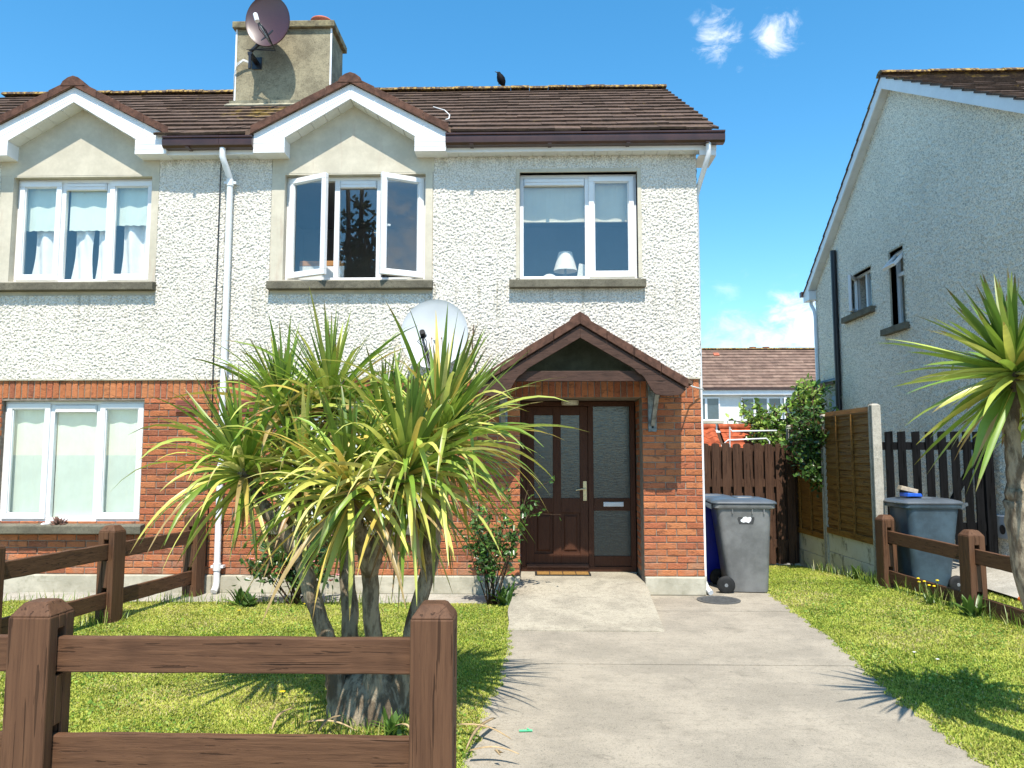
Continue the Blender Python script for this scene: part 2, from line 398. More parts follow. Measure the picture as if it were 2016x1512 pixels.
M_bark = simple('ridged bark', (.34, .28, .195), .95, .1, .3, 16, 20, .04, c2=(.13, .098, .066), stretch=(1, 1, .3), vlo=.42, vhi=.6)
M_twig = simple('brown stem', (.10, .06, .035), .8, .2, .3, 20, 60, .004)
M_soil = simple('lawn soil', (.22, .24, .05), .95, .1, .3, 3, 60, .01, c2=(.26, .22, .09))
M_ground = mat_concrete('far ground', (.24, .23, .21), (.18, .175, .16), (.12, .115, .1), .3)
M_path = mat_concrete('pale path concrete', (.42, .39, .33), (.30, .28, .235), (.16, .15, .12), 1.6)
M_bin_grey = simple('dark grey bin plastic', (.20, .20, .195), .42, .45, .2, 3, 120, .0006)
M_bin_lid = simple('slate lid plastic', (.085, .10, .115), .33, .5, .15, 3)
M_bin_slate = simple('blue grey bin plastic', (.055, .090, .118), .42, .45, .22, 3, 120, .0006)
M_bin_blue = simple('royal blue bin plastic', (.006, .02, .40), .38, .5, .1, 3)
M_hub = simple('grey wheel hub', (.20, .21, .22), .45, .5, .1, 20)
M_sticker = simple('torn white sticker', (.80, .80, .80), .7, .2, .05, 20)
M_scuff = simple('dark scuffed patch', (.055, .055, .055), .6, .3, .2, 20)
M_meter = simple('grey meter box', (.42, .44, .46), .5, .4, .08, 4)
M_crow = simple('black feathers', (.006, .006, .007), .7, .1, .2, 40)
M_beak = simple('dark beak', (.05, .05, .05), .4, .5, .1, 40)
M_orange = simple('orange plastic', (.75, .16, .02), .4, .5, .08, 20)
M_yellow = simple('yellow plastic', (.75, .5, .02), .4, .5, .08, 20)
M_sky_plastic = simple('bright blue plastic', (.01, .10, .55), .4, .5, .1, 20)
M_wood_raw = simple('pale timber offcut', (.50, .40, .28), .8, .2, .15, 20)
M_greenscrap = simple('mint green plastic scrap', (.12, .62, .30), .5, .4, .05, 20)
M_dead = simple('dead straw leaf', (.50, .36, .20), .85, .15, .25, 12)
M_red_tile = simple('red clay tile', (.50, .12, .05), .75, .2, .25, 6, 40, .004)
M_yflower = simple('yellow petals', (.85, .62, .02), .7, .2, .1, 60)
M_pflower = simple('pink petals', (.72, .30, .32), .7, .2, .15, 40)
M_wflower = simple('white petals', (.8, .8, .78), .7, .2, .05, 40)
M_iron = simple('cast iron cover', (.10, .10, .095), .6, .5, .2, 30, 60, .004)
M_mat = simple('coir door mat', (.34, .19, .06), .95, .1, .2, 60, 200, .004)
M_bgwall = simple('white render', (.72, .71, .67), .9, .1, .05, 2, 60, .004)
M_bgtile = simple('brown far tile', (.14, .085, .062), .85, .2, attr=True, var=.2, vs=3)
M_shade = simple('lampshade linen', (.72, .70, .64), .9, .1, .04, 20)

# ------------------------------------------------------------------ structural generators
def pebble_field(nu, nv, step, cell=.030, seed=1):
    """height map of rounded stones thrown on a wall"""
    r = np.random.default_rng(seed)
    U, V = np.meshgrid(np.arange(nu) * step, np.arange(nv) * step)
    cu, cv = int(nu * step / cell) + 3, int(nv * step / cell) + 3
    ju = r.random((cv, cu)); jv = r.random((cv, cu)); rad = r.uniform(.36, .74, (cv, cu)) * cell; amp = r.uniform(.3, 1, (cv, cu))
    iu = (U / cell).astype(int); iv = (V / cell).astype(int)
    h = np.zeros_like(U)
    for a in (-1, 0, 1):
        for b in (-1, 0, 1):
            x = iu + a; y = iv + b; x = np.clip(x, 0, cu - 1); y = np.clip(y, 0, cv - 1)
            d2 = (U - (x + ju[y, x]) * cell) ** 2 + (V - (y + jv[y, x]) * cell) ** 2
            q = np.clip(1 - d2 / rad[y, x] ** 2, 0, 1)
            h = np.maximum(h, np.sqrt(q) * amp[y, x])
    h += .25 * r.random(h.shape)
    return h

def pebble_wall(name, mat, parent, P, u0, u1, v0, v1, keep, step, amp, seed, cell=.03):
    """grid over (u,v); P(u,v,h)->xyz arrays; keep(u,v)->bool mask of cell centres"""
    nu = int(round((u1 - u0) / step)) + 1; nv = int(round((v1 - v0) / step)) + 1
    u = np.linspace(u0, u1, nu); v = np.linspace(v0, v1, nv); U, V = np.meshgrid(u, v)
    h = pebble_field(nu, nv, step, cell, seed) * amp
    co = np.stack(P(U, V, h), -1).reshape(-1, 3)
    i = np.arange(nu * nv).reshape(nv, nu)
    q = np.stack((i[:-1, :-1], i[:-1, 1:], i[1:, 1:], i[1:, :-1]), -1)
    m = keep((U[:-1, :-1] + U[1:, 1:]) / 2, (V[:-1, :-1] + V[1:, 1:]) / 2)
    q = q[m]
    used, inv = np.unique(q, return_inverse=True)
    return np_mesh(name, co[used], inv.ravel(), np.full(len(q), 4), mat, None, parent, True)

def wall_cells(mb, x0, x1, z0, z1, holes, y0, y1):
    zs = sorted({z0, z1, *[h[2] for h in holes], *[h[3] for h in holes]}); zs = [z for z in zs if z0 <= z <= z1]
    for a, b in zip(zs[:-1], zs[1:]):
        hh = sorted([h for h in holes if h[2] < b - 1e-6 and h[3] > a + 1e-6]); x = x0
        for h in hh:
            if h[0] > x: mb.box(x, min(h[0], x1), y0, y1, a, b)
            x = max(x, h[1])
        if x < x1: mb.box(x, x1, y0, y1, a, b)

BR = [(.47, .155, .065), (.44, .14, .06), (.50, .185, .08), (.40, .12, .058), (.36, .105, .055), (.27, .085, .05), (.46, .16, .07), (.45, .145, .062)]
def one_brick(mb, P, u0, u1, z0, z1, d=.03, f=0.0):
    """chamfered, slightly uneven brick; P(u,z,out)->xyz"""
    j = lambda s: random.uniform(-s, s)
    c = random.choice(BR); k = random.uniform(.85, 1.12); c = tuple(x * k for x in c)
    e = .006; off = f + j(.003)
    rect = [(u0 + j(.002), z0 + j(.002)), (u1 + j(.002), z0 + j(.002)), (u1 + j(.002), z1 + j(.002)), (u0 + j(.002), z1 + j(.002))]
    cu, cz = (u0 + u1) / 2, (z0 + z1) / 2
    inn = [(u + (e if u < cu else -e), z + (e if z < cz else -e)) for u, z in rect]
    v = [P(u, z, -d) for u, z in rect] + [P(u, z, off - .006) for u, z in rect] + [P(u, z, off + j(.002)) for u, z in inn]
    F = [(0, 1, 5, 4), (1, 2, 6, 5), (2, 3, 7, 6), (3, 0, 4, 7), (4, 5, 9, 8), (5, 6, 10, 9), (6, 7, 11, 10), (7, 4, 8, 11), (8, 9, 10, 11)]
    mb.add(v, F, c)
def brickwork(mb, P, u0, u1, z0, z1, holes=(), phase=0):
    c = 0; z = z0
    while z < z1 - .02:
        zt = min(z + .065, z1)
        segs = [(u0, u1)]
        for h in holes:
            if h[2] < zt - .02 and h[3] > z + .02:
                ns = []
                for a, b in segs:
                    if h[0] > a: ns.append((a, min(b, h[0])))
                    if h[1] < b: ns.append((max(a, h[1]), b))
                segs = [s for s in ns if s[1] - s[0] > .03]
        k0 = -20.0 + phase + (.1125 if c % 2 else 0)
        for a, b in segs:
            n = math.floor((a - k0) / .225)
            while k0 + n * .225 < b:
                p, q = max(a, k0 + n * .225), min(b, k0 + n * .225 + .215); n += 1
                if q < b and b - q < .05: q = b; n += 1
                if q - p > .05: one_brick(mb, P, p, q, z, zt)
                elif q > p and q < b: one_brick(mb, P, p, q + .225, z, zt); n += 1
        z += .075; c += 1
def soldiers(mb, P, u0, u1, z0, z1):
    u = u0
    while u < u1 - .03:
        one_brick(mb, P, u, min(u + .065, u1), z0, z1); u += .075

TC = [(.098, .062, .042), (.104, .066, .045), (.090, .058, .040), (.110, .071, .050), (.10, .063, .043)]
def roof_tiles(mb, xa, xb, ey, ez, ry, rz, skip=None, exp=.30, w=.30, th=.028, tc=TC, lift=.03):
    L = math.hypot(ry - ey, rz - ez); n = round(L / exp); exp = L / n
    d = Vector((0, ry - ey, rz - ez)).normalized(); nrm = Vector((0, -d.z, d.y)) if ry > ey else Vector((0, d.z, -d.y))
    if nrm.z < 0: nrm = -nrm
    for i in range(n):
        x = xa - (w / 2 if i % 2 else 0)
        while x < xb:
            p, q = max(x, xa), min(x + w, xb); x += w
            if q - p < .03: continue
            c = Vector((0, ey, ez)) + d * (i * exp)
            mid = c + d * exp * .5
            if skip and skip((p + q) / 2, mid.y, mid.z): continue
            l = lift + random.uniform(-.004, .005); col = random.choice(tc); k = random.uniform(.92, 1.08); col = tuple(t * k for t in col)
            up = d * (exp + .05); g = .0006
            lo = c + nrm * l + d * random.uniform(-.004, .004); hi = c + up + nrm * .004
            j1, j2 = random.uniform(-.003, .003), random.uniform(-.003, .003)
            v = []
            for base, dn in ((lo, th), (hi, th)):
                for xx, j in ((p + g, j1), (q - g, j2)):
                    v.append((xx, *(base + nrm * j)[1:])); v.append((xx, *(base + nrm * (j - dn))[1:]))
            # 0 lo-left-top 1 lo-left-bot 2 lo-right-top 3 lo-right-bot 4.. hi
            mb.add(v, [(0, 2, 6, 4), (1, 5, 7, 3), (0, 1, 3, 2), (0, 4, 5, 1), (2, 3, 7, 6), (4, 6, 7, 5)], col)

def ridge_row(mb, xa, xb, y, z, w=.30, r=.12):
    x = xa
    while x < xb - .05:
        q = min(x + w, xb); jz = random.uniform(-.008, .008)
        pr = [(y + r * math.sin(a), z - .045 + r * .75 * math.cos(a) + jz) for a in [R(t) for t in range(-80, 81, 20)]]
        mb.prism(pr, 'x', x + .003, q - .003); x = q

# ---------------- windows
def frame_rect(mb, x0, x1, z0, z1, w, y0, y1):
    mb.box(x0, x1, y0, y1, z0, z0 + w); mb.box(x0, x1, y0, y1, z1 - w, z1)
    mb.box(x0, x0 + w, y0, y1, z0 + w, z1 - w); mb.box(x1 - w, x1, y0, y1, z0 + w, z1 - w)
def sash_mb(x0, x1, z0, z1, y0, y1, w=.062):
    m = MB(); frame_rect(m, x0, x1, z0, z1, w, y0, y1); frame_rect(m, x0 + w, x1 - w, z0 + w, z1 - w, .012, y0 + .012, y1 - .004); return m
def window(parent, x0, x1, z0, z1, lights, yf=.075, sill=True, sx=.16, sdep=.095):
    """lights: list of (fraction, kind, angle)"""
    W = x1 - x0; fw = .045; y1 = yf + .07
    fr = MB(); frame_rect(fr, x0, x1, z0, z1, fw, yf + .012, y1)
    tot = sum(l[0] for l in lights); xs = [x0]
    for l in lights: xs.append(xs[-1] + W * l[0] / tot)
    for x in xs[1:-1]: fr.box(x - .03, x + .03, yf + .010, y1 - .002, z0 + fw, z1 - fw)
    win = fr.build('window', M_white, parent, bevel=.004)
    for (a, b, l) in zip(xs[:-1], xs[1:], lights):
        a2 = a + (.03 if a > x0 else fw) - .014; b2 = b - (.03 if b < x1 else fw) + .014; za, zb = z0 + fw - .014, z1 - fw + .014
        if l[1] == 'fixed':
            MB().box(a2 + .012, b2 - .012, yf + .035, yf + .041, za + .012, zb - .012).build('pane', M_glass, win)
            v = MB().box(a2 + .02, b2 - .02, yf + .0, yf + .034, zb - .105, zb - .02)
            v.box(a2 + .03, b2 - .03, yf - .008, yf - .0005, zb - .062, zb - .028).box(a2 + .03, b2 - .03, yf - .008, yf - .0005, zb - .10, zb - .07)
            v.build('trickle_vent', M_white, win, bevel=.002)
        else:
            s = sash_mb(a2, b2, za, zb, yf - .012, yf + .04); p = MB().box(a2 + .058, b2 - .058, yf + .012, yf + .018, za + .058, zb - .058)
            if l[1] == 'sash':
                s.build('sash', M_white, win, bevel=.005); p.build('pane', M_glass, win)
            else:
                hx = a2 if l[1] == 'open_left' else b2
                rot = Matrix.Rotation(l[2], 4, 'Z'); T = Matrix.Translation((hx, yf, 0)) @ rot @ Matrix.Translation((-hx, -yf, 0))
                for q in (s, p): q.v = [tuple(T @ Vector(t)) for t in q.v]
                if l[1] == 'open_right':
                    h = Vector((a2 + .05, yf + .06, (za + zb) / 2)); q = MB().box(a2 + .03, a2 + .13, yf + .05, yf + .07, h.z - .01, h.z + .012)
                    q.v = [tuple(T @ Vector(t)) for t in q.v]; q.build('window_handle', M_white, win)
                s.build('sash', M_white, win, bevel=.005); p.build('pane', M_glass, win)
    if sill:
        s = MB(); s.prism([(-sdep, z0 - .12), (-sdep, z0 - .038), (-sdep + .01, z0 - .026), (yf + .02, z0 - .003), (yf + .02, z0 - .12)], 'x', x0 - sx, x1 + sx * .62)
        s.build('sill', M_sill, win, bevel=.005)
    return win

def downpipe(parent, pts, r=.034, straps=(), mat=M_pipe, name='downpipe', y_wall=0):
    m = MB().tube(pts, r, 14); o = m.build(name, mat, parent, smooth='angle')
    for (x, y, z) in straps:
        MB().box(x - r - .035, x + r + .035, y - r * .2, y_wall + .005, z - .014, z + .014).tube([(x, y, z - .04), (x, y, z + .04)], r + .008, 14).build('pipe_bracket', mat, o, smooth='angle')
    return o

def soffit_boards(mb, x0, x1, y0, y1, z, w=.145):
    x = x0
    while x < x1 - .01:
        q = min(x + w, x1); mb.box(x + .003, q - .003, y0, y1, z - .003, z + .009); x = q
    mb.box(x0, x1, y0 + .001, y1 - .001, z + .0095, z + .02)
GUT = [(-.15, 5.12), (-.235, 5.118), (-.262, 5.14), (-.268, 5.19), (-.262, 5.225), (-.277, 5.23), (-.277, 5.25), (-.25, 5.25), (-.25, 5.232), (-.155, 5.232), (-.155, 5.25), (-.15, 5.25)]
EY, EZ, RY, RZ = -.26, 5.265, 3.07, 7.375       # eave and ridge line of the pair of houses
GS = .525                                           # slope of the small gables
def gz(x, xc): return 5.90 - GS * abs(x - xc)

def gablet(house, xc):
    """smooth gable wall, white boxed bargeboards, brown verge tiles, small roof back into the main slope"""
    wl = MB(); hw = .963
    wl.prism([(xc - hw, 4.885), (xc + hw, 4.885), (xc + hw, 5.245), (xc + .66, 5.33), (xc, 5.72), (xc - .66, 5.33), (xc - hw, 5.245)], 'y', -.008, .05)
    g = wl.build('gable', M_plaster, house)
    for sgn in (-1, 1):
        top = lambda d: 5.885 - GS * d
        b = MB()
        b.prism([(xc + sgn * .0005, top(0) - .18), (xc + sgn * .0005, top(0)), (xc + sgn * 1.128, top(1.128)), (xc + sgn * 1.128, 5.2365), (xc + sgn * .775, 5.2365)], 'y', -.205, -.185)
        for k in range(1, 4):                      # moulding lines of the boarding
            o = .045 * k
            b.bar((xc + sgn * .01, -.206, top(0) - o - .005), (xc + sgn * (1.1 - .06 * k), -.206, top(1.1 - .06 * k) - o - .005), .004, .006)
        b.build('bargeboard', M_white, g, bevel=.003)
        e = MB(); xa, xb = sorted((xc + sgn * .76, xc + sgn * 1.128)); e.box(xa, xb, -.21, .02, 5.062, 5.236)
        for z in (5.12, 5.178): e.box(xa + .004, xb - .004, -.2125, -.2095, z - .003, z + .003)
        e.build('boxed_end', M_white, g, bevel=.004)
        sf = MB(); n = 5                             # soffit boards under the overhang
        for k in range(n):
            a, c = .0 + k * .155, .0 + (k + 1) * .155
            za, zc = 5.70 - .60 * a, 5.70 - .60 * c
            sf.add([(xc + sgn * (a + .003), -.184, za), (xc + sgn * (c - .003), -.184, zc), (xc + sgn * (c - .003), -.009, zc), (xc + sgn * (a + .003), -.009, za),
                    (xc + sgn * (a + .003), -.184, za + .012), (xc + sgn * (c - .003), -.184, zc + .012), (xc + sgn * (c - .003), -.009, zc + .012), (xc + sgn * (a + .003), -.009, za + .012)],
                   [(0, 1, 2, 3), (7, 6, 5, 4), (0, 4, 5, 1), (1, 5, 6, 2), (2, 6, 7, 3), (3, 7, 4, 0)])
        sf.build('soffit', M_white_soffit, g)
        rf = MB(); n = 4                             # tiles of the little roof
        for k in range(n):
            a, c = k * 1.19 / n, (k + 1) * 1.19 / n + .03; lift = .028
            def Z(d, l): return 5.895 - GS * d + l
            ca = random.choice(TC); ca = tuple(t * 1.45 for t in ca)
            yb = lambda d: max(-.20, EY + (Z(d, 0) - EZ) / .634 + .12)
            rf.add([(xc + sgn * a, -.235, Z(a, .012)), (xc + sgn * c, -.235, Z(c, lift + .035)), (xc + sgn * c, yb(c), Z(c, lift + .035)), (xc + sgn * a, yb(a), Z(a, .012)),
                    (xc + sgn * a, -.235, Z(a, .0)), (xc + sgn * c, -.235, Z(c, -.012)), (xc + sgn * c, yb(c), Z(c, -.012)), (xc + sgn * a, yb(a), Z(a, .0))],
                   [(0, 1, 2, 3), (7, 6, 5, 4), (0, 4, 5, 1), (1, 5, 6, 2), (2, 6, 7, 3), (3, 7, 4, 0)], ca)
        rf.build('gable_roof', M_tile, g)
        vt = MB()
        for k in range(4):
            a, c = k * .29, (k + 1) * .29
            vt.prism([(xc + sgn * a, 5.886 - GS * a), (xc + sgn * a, 5.975 - GS * a), (xc + sgn * (c - .004), 5.985 - GS * c), (xc + sgn * (c - .004), 5.886 - GS * c)], 'y', -.245, -.2355)
        vt.build('verge_tile', M_barge_tile, g, bevel=.003)
    rd = MB()
    for k in range(4):
        ya = -.25 + k * .3; rd.prism([(xc - .15, 5.885), (xc - .12, 5.945), (xc - .06, 5.99 + .004 * (k % 2)), (xc, 6.01 + .004 * (k % 2)), (xc + .06, 5.99 + .004 * (k % 2)), (xc + .12, 5.945), (xc + .15, 5.885)], 'y', ya, ya + .296)
    rd.build('ridge_tile', M_barge_tile, g, bevel=.004)
    return g
def surround(house, x0, x1, z0, z1, w, y=-.010, top=True):
    m = MB(); m.box(x0 - w, x0, y, .10, z0, z1 + (w if top else 0)); m.box(x1, x1 + w, y, .10, z0, z1 + (w if top else 0))
    if top: m.box(x0, x1, y, .10, z1, z1 + w)
    else: m.box(x0, x1, y, .10, z1, z1 + .013)
    return m.build('window_surround', M_plaster, house, bevel=.004)

Pf = lambda u, z, o: (u, .018 - o, z)
def eaves(house, spans, ends=True):
    for a, b, vents in spans:
        MB().box(a, b, -.15, -.13, 5.068, 5.245).build('fascia', M_white, house, bevel=.002)
        s = MB(); soffit_boards(s, a, b, -.13, .0, 5.072); so_ = s.build('soffit', M_white_soffit, house)
        for x in vents:
            MB().lathe([(.035, 0), (.035, -.006), (.026, -.008), (.024, -.002), (.0, -.002)], (x, -.075, 5.068), n=16).build('soffit_vent', M_white_soffit, so_, smooth='angle')
def gutters(house, spans):
    for a, b in spans:
        m = MB().prism(GUT, 'x', a, b)
        x = a + .3
        while x < b - .1: m.box(x - .02, x + .02, -.2785, -.151, 5.11, 5.117); x += .9
        m.build('gutter', M_gutter, house, smooth='angle')

# ================================================================== SETTING: ground
def sheet(name, poly, z, mat, th=.02):
    m = MB(); n = len(poly); m.add([(x, y, z(x, y) if callable(z) else z) for x, y in poly], [tuple(range(n))]); return tag(m.build(name, mat), kind='structure')
tag(MB().add([(-900, -900, -.30), (900, -900, -.30), (900, 900, -.30), (-900, 900, -.30)], [(0, 1, 2, 3)]).build('ground', M_ground), kind='structure')
def zg(y): return np.where(np.asarray(y) > 1.0, -.2 * (np.asarray(y) - 1) / 2.8, 0.0)
def strip(name, xl, xr, ys, z, mat, nx=2):
    """ground strip between edge functions xl(y), xr(y)"""
    m = MB(); v = []; f = []
    for y in ys:
        for i in range(nx): t = i / (nx - 1); x = xl(y) * (1 - t) + xr(y) * t; v.append((x, y, z(x, y)))
    for k in range(len(ys) - 1):
        for i in range(nx - 1): f.append((k * nx + i, k * nx + i + 1, (k + 1) * nx + i + 1, (k + 1) * nx + i))
    m.add(v, f); return m.build(name, mat)
def zlot(x, y): return float(zg(y)) - .02
ys = [-5.75, -3, -.56, 0, 1, 2, 3.8, 6, 9, 16]
tag(strip('lawn', lambda y: -12., lambda y: -.2, [-5.75, -3, -.52], lambda x, y: -.012, M_soil), kind='structure')
tag(strip('side_lawn', lambda y: 2.2, lambda y: 9.0, [-5.75, -3, -.56, 0, 1, 2, 3.8, 6, 9, 30], lambda x, y: zlot(x, y) + .008 - (.1 if y > 5 else 0), M_soil), kind='structure')
tag(strip('back_garden', lambda y: -12., lambda y: 2.2, [5.8, 9, 30], lambda x, y: -.2, M_soil), kind='structure')
def edgeL(y): return -.19 + .03 * math.sin(y * 1.7) + .012 * math.sin(y * 7) - .035 * max(0, -y - 1)
def edgeR(y): return 2.66 + .02 * math.sin(y * 2.3) + .012 * math.sin(y * 9) + .095 * min(0, y + .6)
def driveway():
    m = MB(); joints = [-9.4, -7.4, -5.15, -2.85, -.87, .35, 1.9, 3.75]
    for a, b in zip(joints[:-1], joints[1:]):
        ysub = np.linspace(a + .010, b - .010, max(2, int((b - a) / .12)))
        n = len(ysub); v = []; f = []
        for y in ysub:
            l, r = (edgeL(y) if y < .0 else 1.96), edgeR(min(y, .6))
            z = float(zg(y)); v += [(l, y, z), (r, y, z), (l, y, z - .06), (r, y, z - .06)]
        for k in range(n - 1):
            o = 4 * k; f += [(o, o + 1, o + 5, o + 4), (o, o + 4, o + 6, o + 2), (o + 1, o + 3, o + 7, o + 5)]
        f += [(0, 2, 3, 1), (4 * n - 4, 4 * n - 3, 4 * n - 1, 4 * n - 2)]
        m.add(v, f)
    m.box(-.3, 2.3, -9.4, 0, -.05, -.012)
    return tag(m.build('driveway', M_drive), kind='structure')
driveway()
def ramp():
    m = MB(); ysub = np.linspace(-1.79, .70, 26); v = []; f = []
    for y in ysub:
        z = .008 + .135 * min(1, (y + 1.79) / 1.75)
        l = edgeL(y) - .005 if y < -.02 else -.138; r = 1.175 + .09 * max(0, min(1, (y + 1.79) / 1.8)) if y < -.02 else 1.258
        v += [(l, y, z), (r - .06, y, z), (r, y, z - .012), (r + .012, y, -.01), (l, y, -.01)]
    n = len(ysub)
    for k in range(n - 1):
        o = 5 * k
        for i in range(4): f.append((o + i, o + i + 1, o + i + 6, o + i + 5))
        f.append((o + 4, o, o + 5, o + 9))
    f += [(0, 4, 3, 2, 1), tuple(5 * n - 5 + i for i in range(5))]
    m.add(v, f); return tag(m.build('ramp', M_ramp), kind='structure')
ramp()
ap = MB(); ap.box(-12, -.2, -.53, .02, -.08, .004); tag(ap.build('house_path', M_path, bevel=.004), kind='structure')
tag(MB().box(-14, 14, -9.4, -5.75, -.1, -.02).build('pavement', M_path), kind='structure')
tag(MB().box(-60, 60, -17, -9.4, -.2, -.12).build('road', M_ground), kind='structure')
tag(strip('neighbour_path', lambda y: 5.15, lambda y: 6.1, [-5.7, -2, -.3, .6, 1.4, 2, 4, 7.5], lambda x, y: .03 + (.22 if .3 < y < 1.5 else .14 if y < .3 else .05) * (1 if x > 5.8 else .1), M_path), kind='structure')

# ================================================================== THE HOUSE
XP = -3.63; XE = 1.93; ZB = 2.43
W1 = (-2.925, -1.25, 3.60, 4.868); W2 = (-.14, 1.238, 3.60, 4.872); W0 = (-6.20, -4.522, 3.60, 4.868)
G1 = (-2.925, -1.25, .785, 2.19); G0 = (-6.205, -4.515, .785, 2.19); DOOR = (-.14, 1.26, .0, 2.215)
house = thing('semi_detached_house', 'cream pebbledash house with red brick ground floor, brown gabled porch and grey chimney', 'house', (-.85, 3, 0))
def skip_g(xc):
    return lambda x, y, z: abs(x - xc) < 1.25 and z < gz(x, xc) + .02
def shell(parent, xa, xb, holes_up, holes_dn, side, seed, panel):
    """pebbledash, brick and plinth of one half of the pair"""
    pan = (panel[0] - .155, panel[1] + .085, 3.48, 5.3)
    def keep(U, V):
        k = np.ones(U.shape, bool)
        for h in holes_up + [pan]: k &= ~((U > h[0] - .004) & (U < h[1] + .004) & (V > h[2] - .05) & (V < h[3] + .008))
        return k
    pebble_wall('pebbledash', M_pebble, parent, lambda U, V, h: (U, .006 - h, V), xa, xb, ZB, 5.075, keep, .0078, .0155, seed, .020)
    m = MB(); wall_cells(m, xa, xb, ZB - .01, 5.3, [(h[0], h[1], h[2], h[3]) for h in holes_up], .012, .28); m.build('wall', M_plaster, parent)
    m = MB(); m.box(pan[0], pan[1], -.006, .011, 3.482, 3.60); m.box(pan[0], panel[0] - .0, -.006, .011, 3.60, 4.887); m.box(panel[1], pan[1], -.006, .011, 3.60, 4.887)
    m.box(panel[0] - .0, panel[1], -.006, .011, 4.868, 4.884)
    m.build('window_surround', M_plaster, parent)
    m = MB(); wall_cells(m, xa, xb, 0, ZB - .0105, holes_dn, .028, .28); m.build('mortar', M_mortar, parent)
    m = MB(); hs = [h for h in holes_dn]
    brickwork(m, Pf, xa, xb, .205, 2.21, hs, .03); soldiers(m, Pf, xa, xb, 2.217, 2.424)
    m.build('brick_wall', M_brick, parent)
    MB().box(xa, xb, -.004, .012, ZB - .004, ZB + .012).build('drip_bead', M_plaster, parent)
    pl = MB(); wall_cells(pl, xa, xb, -.05, .20, [h for h in holes_dn if h[2] < .2], -.035, .027); pl.build('plinth', M_plinth, parent, bevel=.012)
    # floors, back and roof void so the rooms are dark
    m = MB(); m.box(xa, xb, .28, 5.4, 2.45, 2.6); m.box(xa, xb, .28, 5.4, 5.08, 5.12); m.box(xa, xb, 5.4, 5.6, -.2, 5.12); m.box(xa, xb, 2.9, 3.0, 2.6, 5.08)
    m.build('room', M_room, parent)
    bk = MB(); bk.add([(xa, 5.95, 5.3), (xb, 5.95, 5.3), (xb, RY, RZ - .01), (xa, RY, RZ - .01), (xa, 5.95, 5.2), (xb, 5.95, 5.2), (xb, RY, RZ - .11), (xa, RY, RZ - .11)],
                      [(0, 1, 2, 3), (7, 6, 5, 4), (0, 4, 5, 1), (1, 5, 6, 2), (2, 6, 7, 3), (3, 7, 4, 0)]); bk.build('back_roof', M_tile, parent)
shell(house, XP, XE, [W1, W2], [DOOR, G1], True, 3, W1)
# right gable wall and far side
m = MB(); m.prism([(-.0, 0), (5.6, 0), (5.6, 5.15), (RY, RZ - .1), (.0, 5.33)], 'x', XE - .0, XE - .25)
m.v = [(x if x < XE - .1 else XE - .001, y + .03 if y < .1 else y, z) for x, y, z in m.v]; m.build('side_wall', M_plaster, house)
m = MB(); brickwork(m, lambda u, z, o: (XE - .004 + o, u, z), .03, 5.5, .205, 2.42, (), .05); m.build('brick_wall', M_brick, house)
MB().box(XE - .02, XE + .02, .03, 5.6, -.25, .20).build('plinth', M_plinth, house)
pebble_wall('pebbledash', M_pebble, house, lambda U, V, h: (XE - .004 + h, U, V), 0.0, 5.6, ZB, 7.3, lambda U, V: V < np.minimum(EZ + .634 * (U - EY), EZ + .634 * (6.4 - U)) - .12, .03, .016, 8, .05)
# door reveals in brick, lintel soffit
for sx_, sg_ in ((1.272, -1), (-.152, 1)):
    m = MB(); brickwork(m, lambda u, z, o: (sx_ + sg_ * o, u, z), .03, .70, .205, 2.21, (), .1); m.build('brick_reveal', M_brick, house)
m = MB(); m.box(1.275, 1.55, .281, .85, 0, 2.40); m.box(-.45, -.155, .281, .85, 0, 2.40); m.box(-.155, 1.275, .05, .85, 2.222, 2.40); m.build('mortar', M_mortar, house)
# roof
m = MB(); sk1 = skip_g(-2.115)
roof_tiles(m, XP, 2.14, EY, EZ, RY, RZ, lambda x, y, z: sk1(x, y, z) or (-4.3 < x < -2.97 and 1.92 < y < 2.6)); roof = m.build('roof', M_tile, house)
m = MB(); ridge_row(m, XP, 2.15, RY, RZ + .03); m.build('ridge_tile', M_lichen_ridge, roof, smooth='angle')
MB().add([(-1.0, EY + .06, EZ), (2.1, EY + .06, EZ), (2.1, RY, RZ - .04), (-1.0, RY, RZ - .04), (XP, .85, EZ + .66), (-1.0, .85, EZ + .66), (XP, RY, RZ - .04), (XP, EY + .06, EZ), (-3.24, EY + .06, EZ), (-3.24, .85, EZ + .66)], [(0, 1, 2, 3), (4, 5, 3, 6), (7, 8, 9, 4)]).build('roof_felt', M_black, roof, fix=False)
eaves(house, [(XP, -3.235, [-3.42]), (-1.0, 2.135, [-.56, .38, 1.02, 1.75])]); gutters(house, [(XP + .002, -3.24), (-.99, 2.21)])
e = MB().box(1.935, 2.135, -.129, .25, 5.002, 5.012); e.box(2.115, 2.136, -.128, .25, 5.012, 5.245); e.box(1.94, 2.114, -.148, -.131, 5.005, 5.067)
e.build('boxed_eave_end', M_white, house, bevel=.002)
v = MB(); vp = [(EY + .06, EZ - .05), (RY, RZ - .05), (RY, RZ - .22), (EY + .2, EZ - .15)]; v.prism(vp, 'x', 2.09, 2.112); v.build('bargeboard', M_white, house)
gab = gablet(house, -2.115)
# windows
window(house, *W1, [(.60, 'open_left', -R(25)), (.50, 'fixed'), (.56, 'open_right', R(27))])
window(house, *W2, [(.80, 'fixed'), (.58, 'sash')], sx=.12)
surround(house, *W2, .045)
window(house, *G1, [(.56, 'sash'), (.56, 'fixed'), (.56, 'sash')], yf=.085, sx=.12)
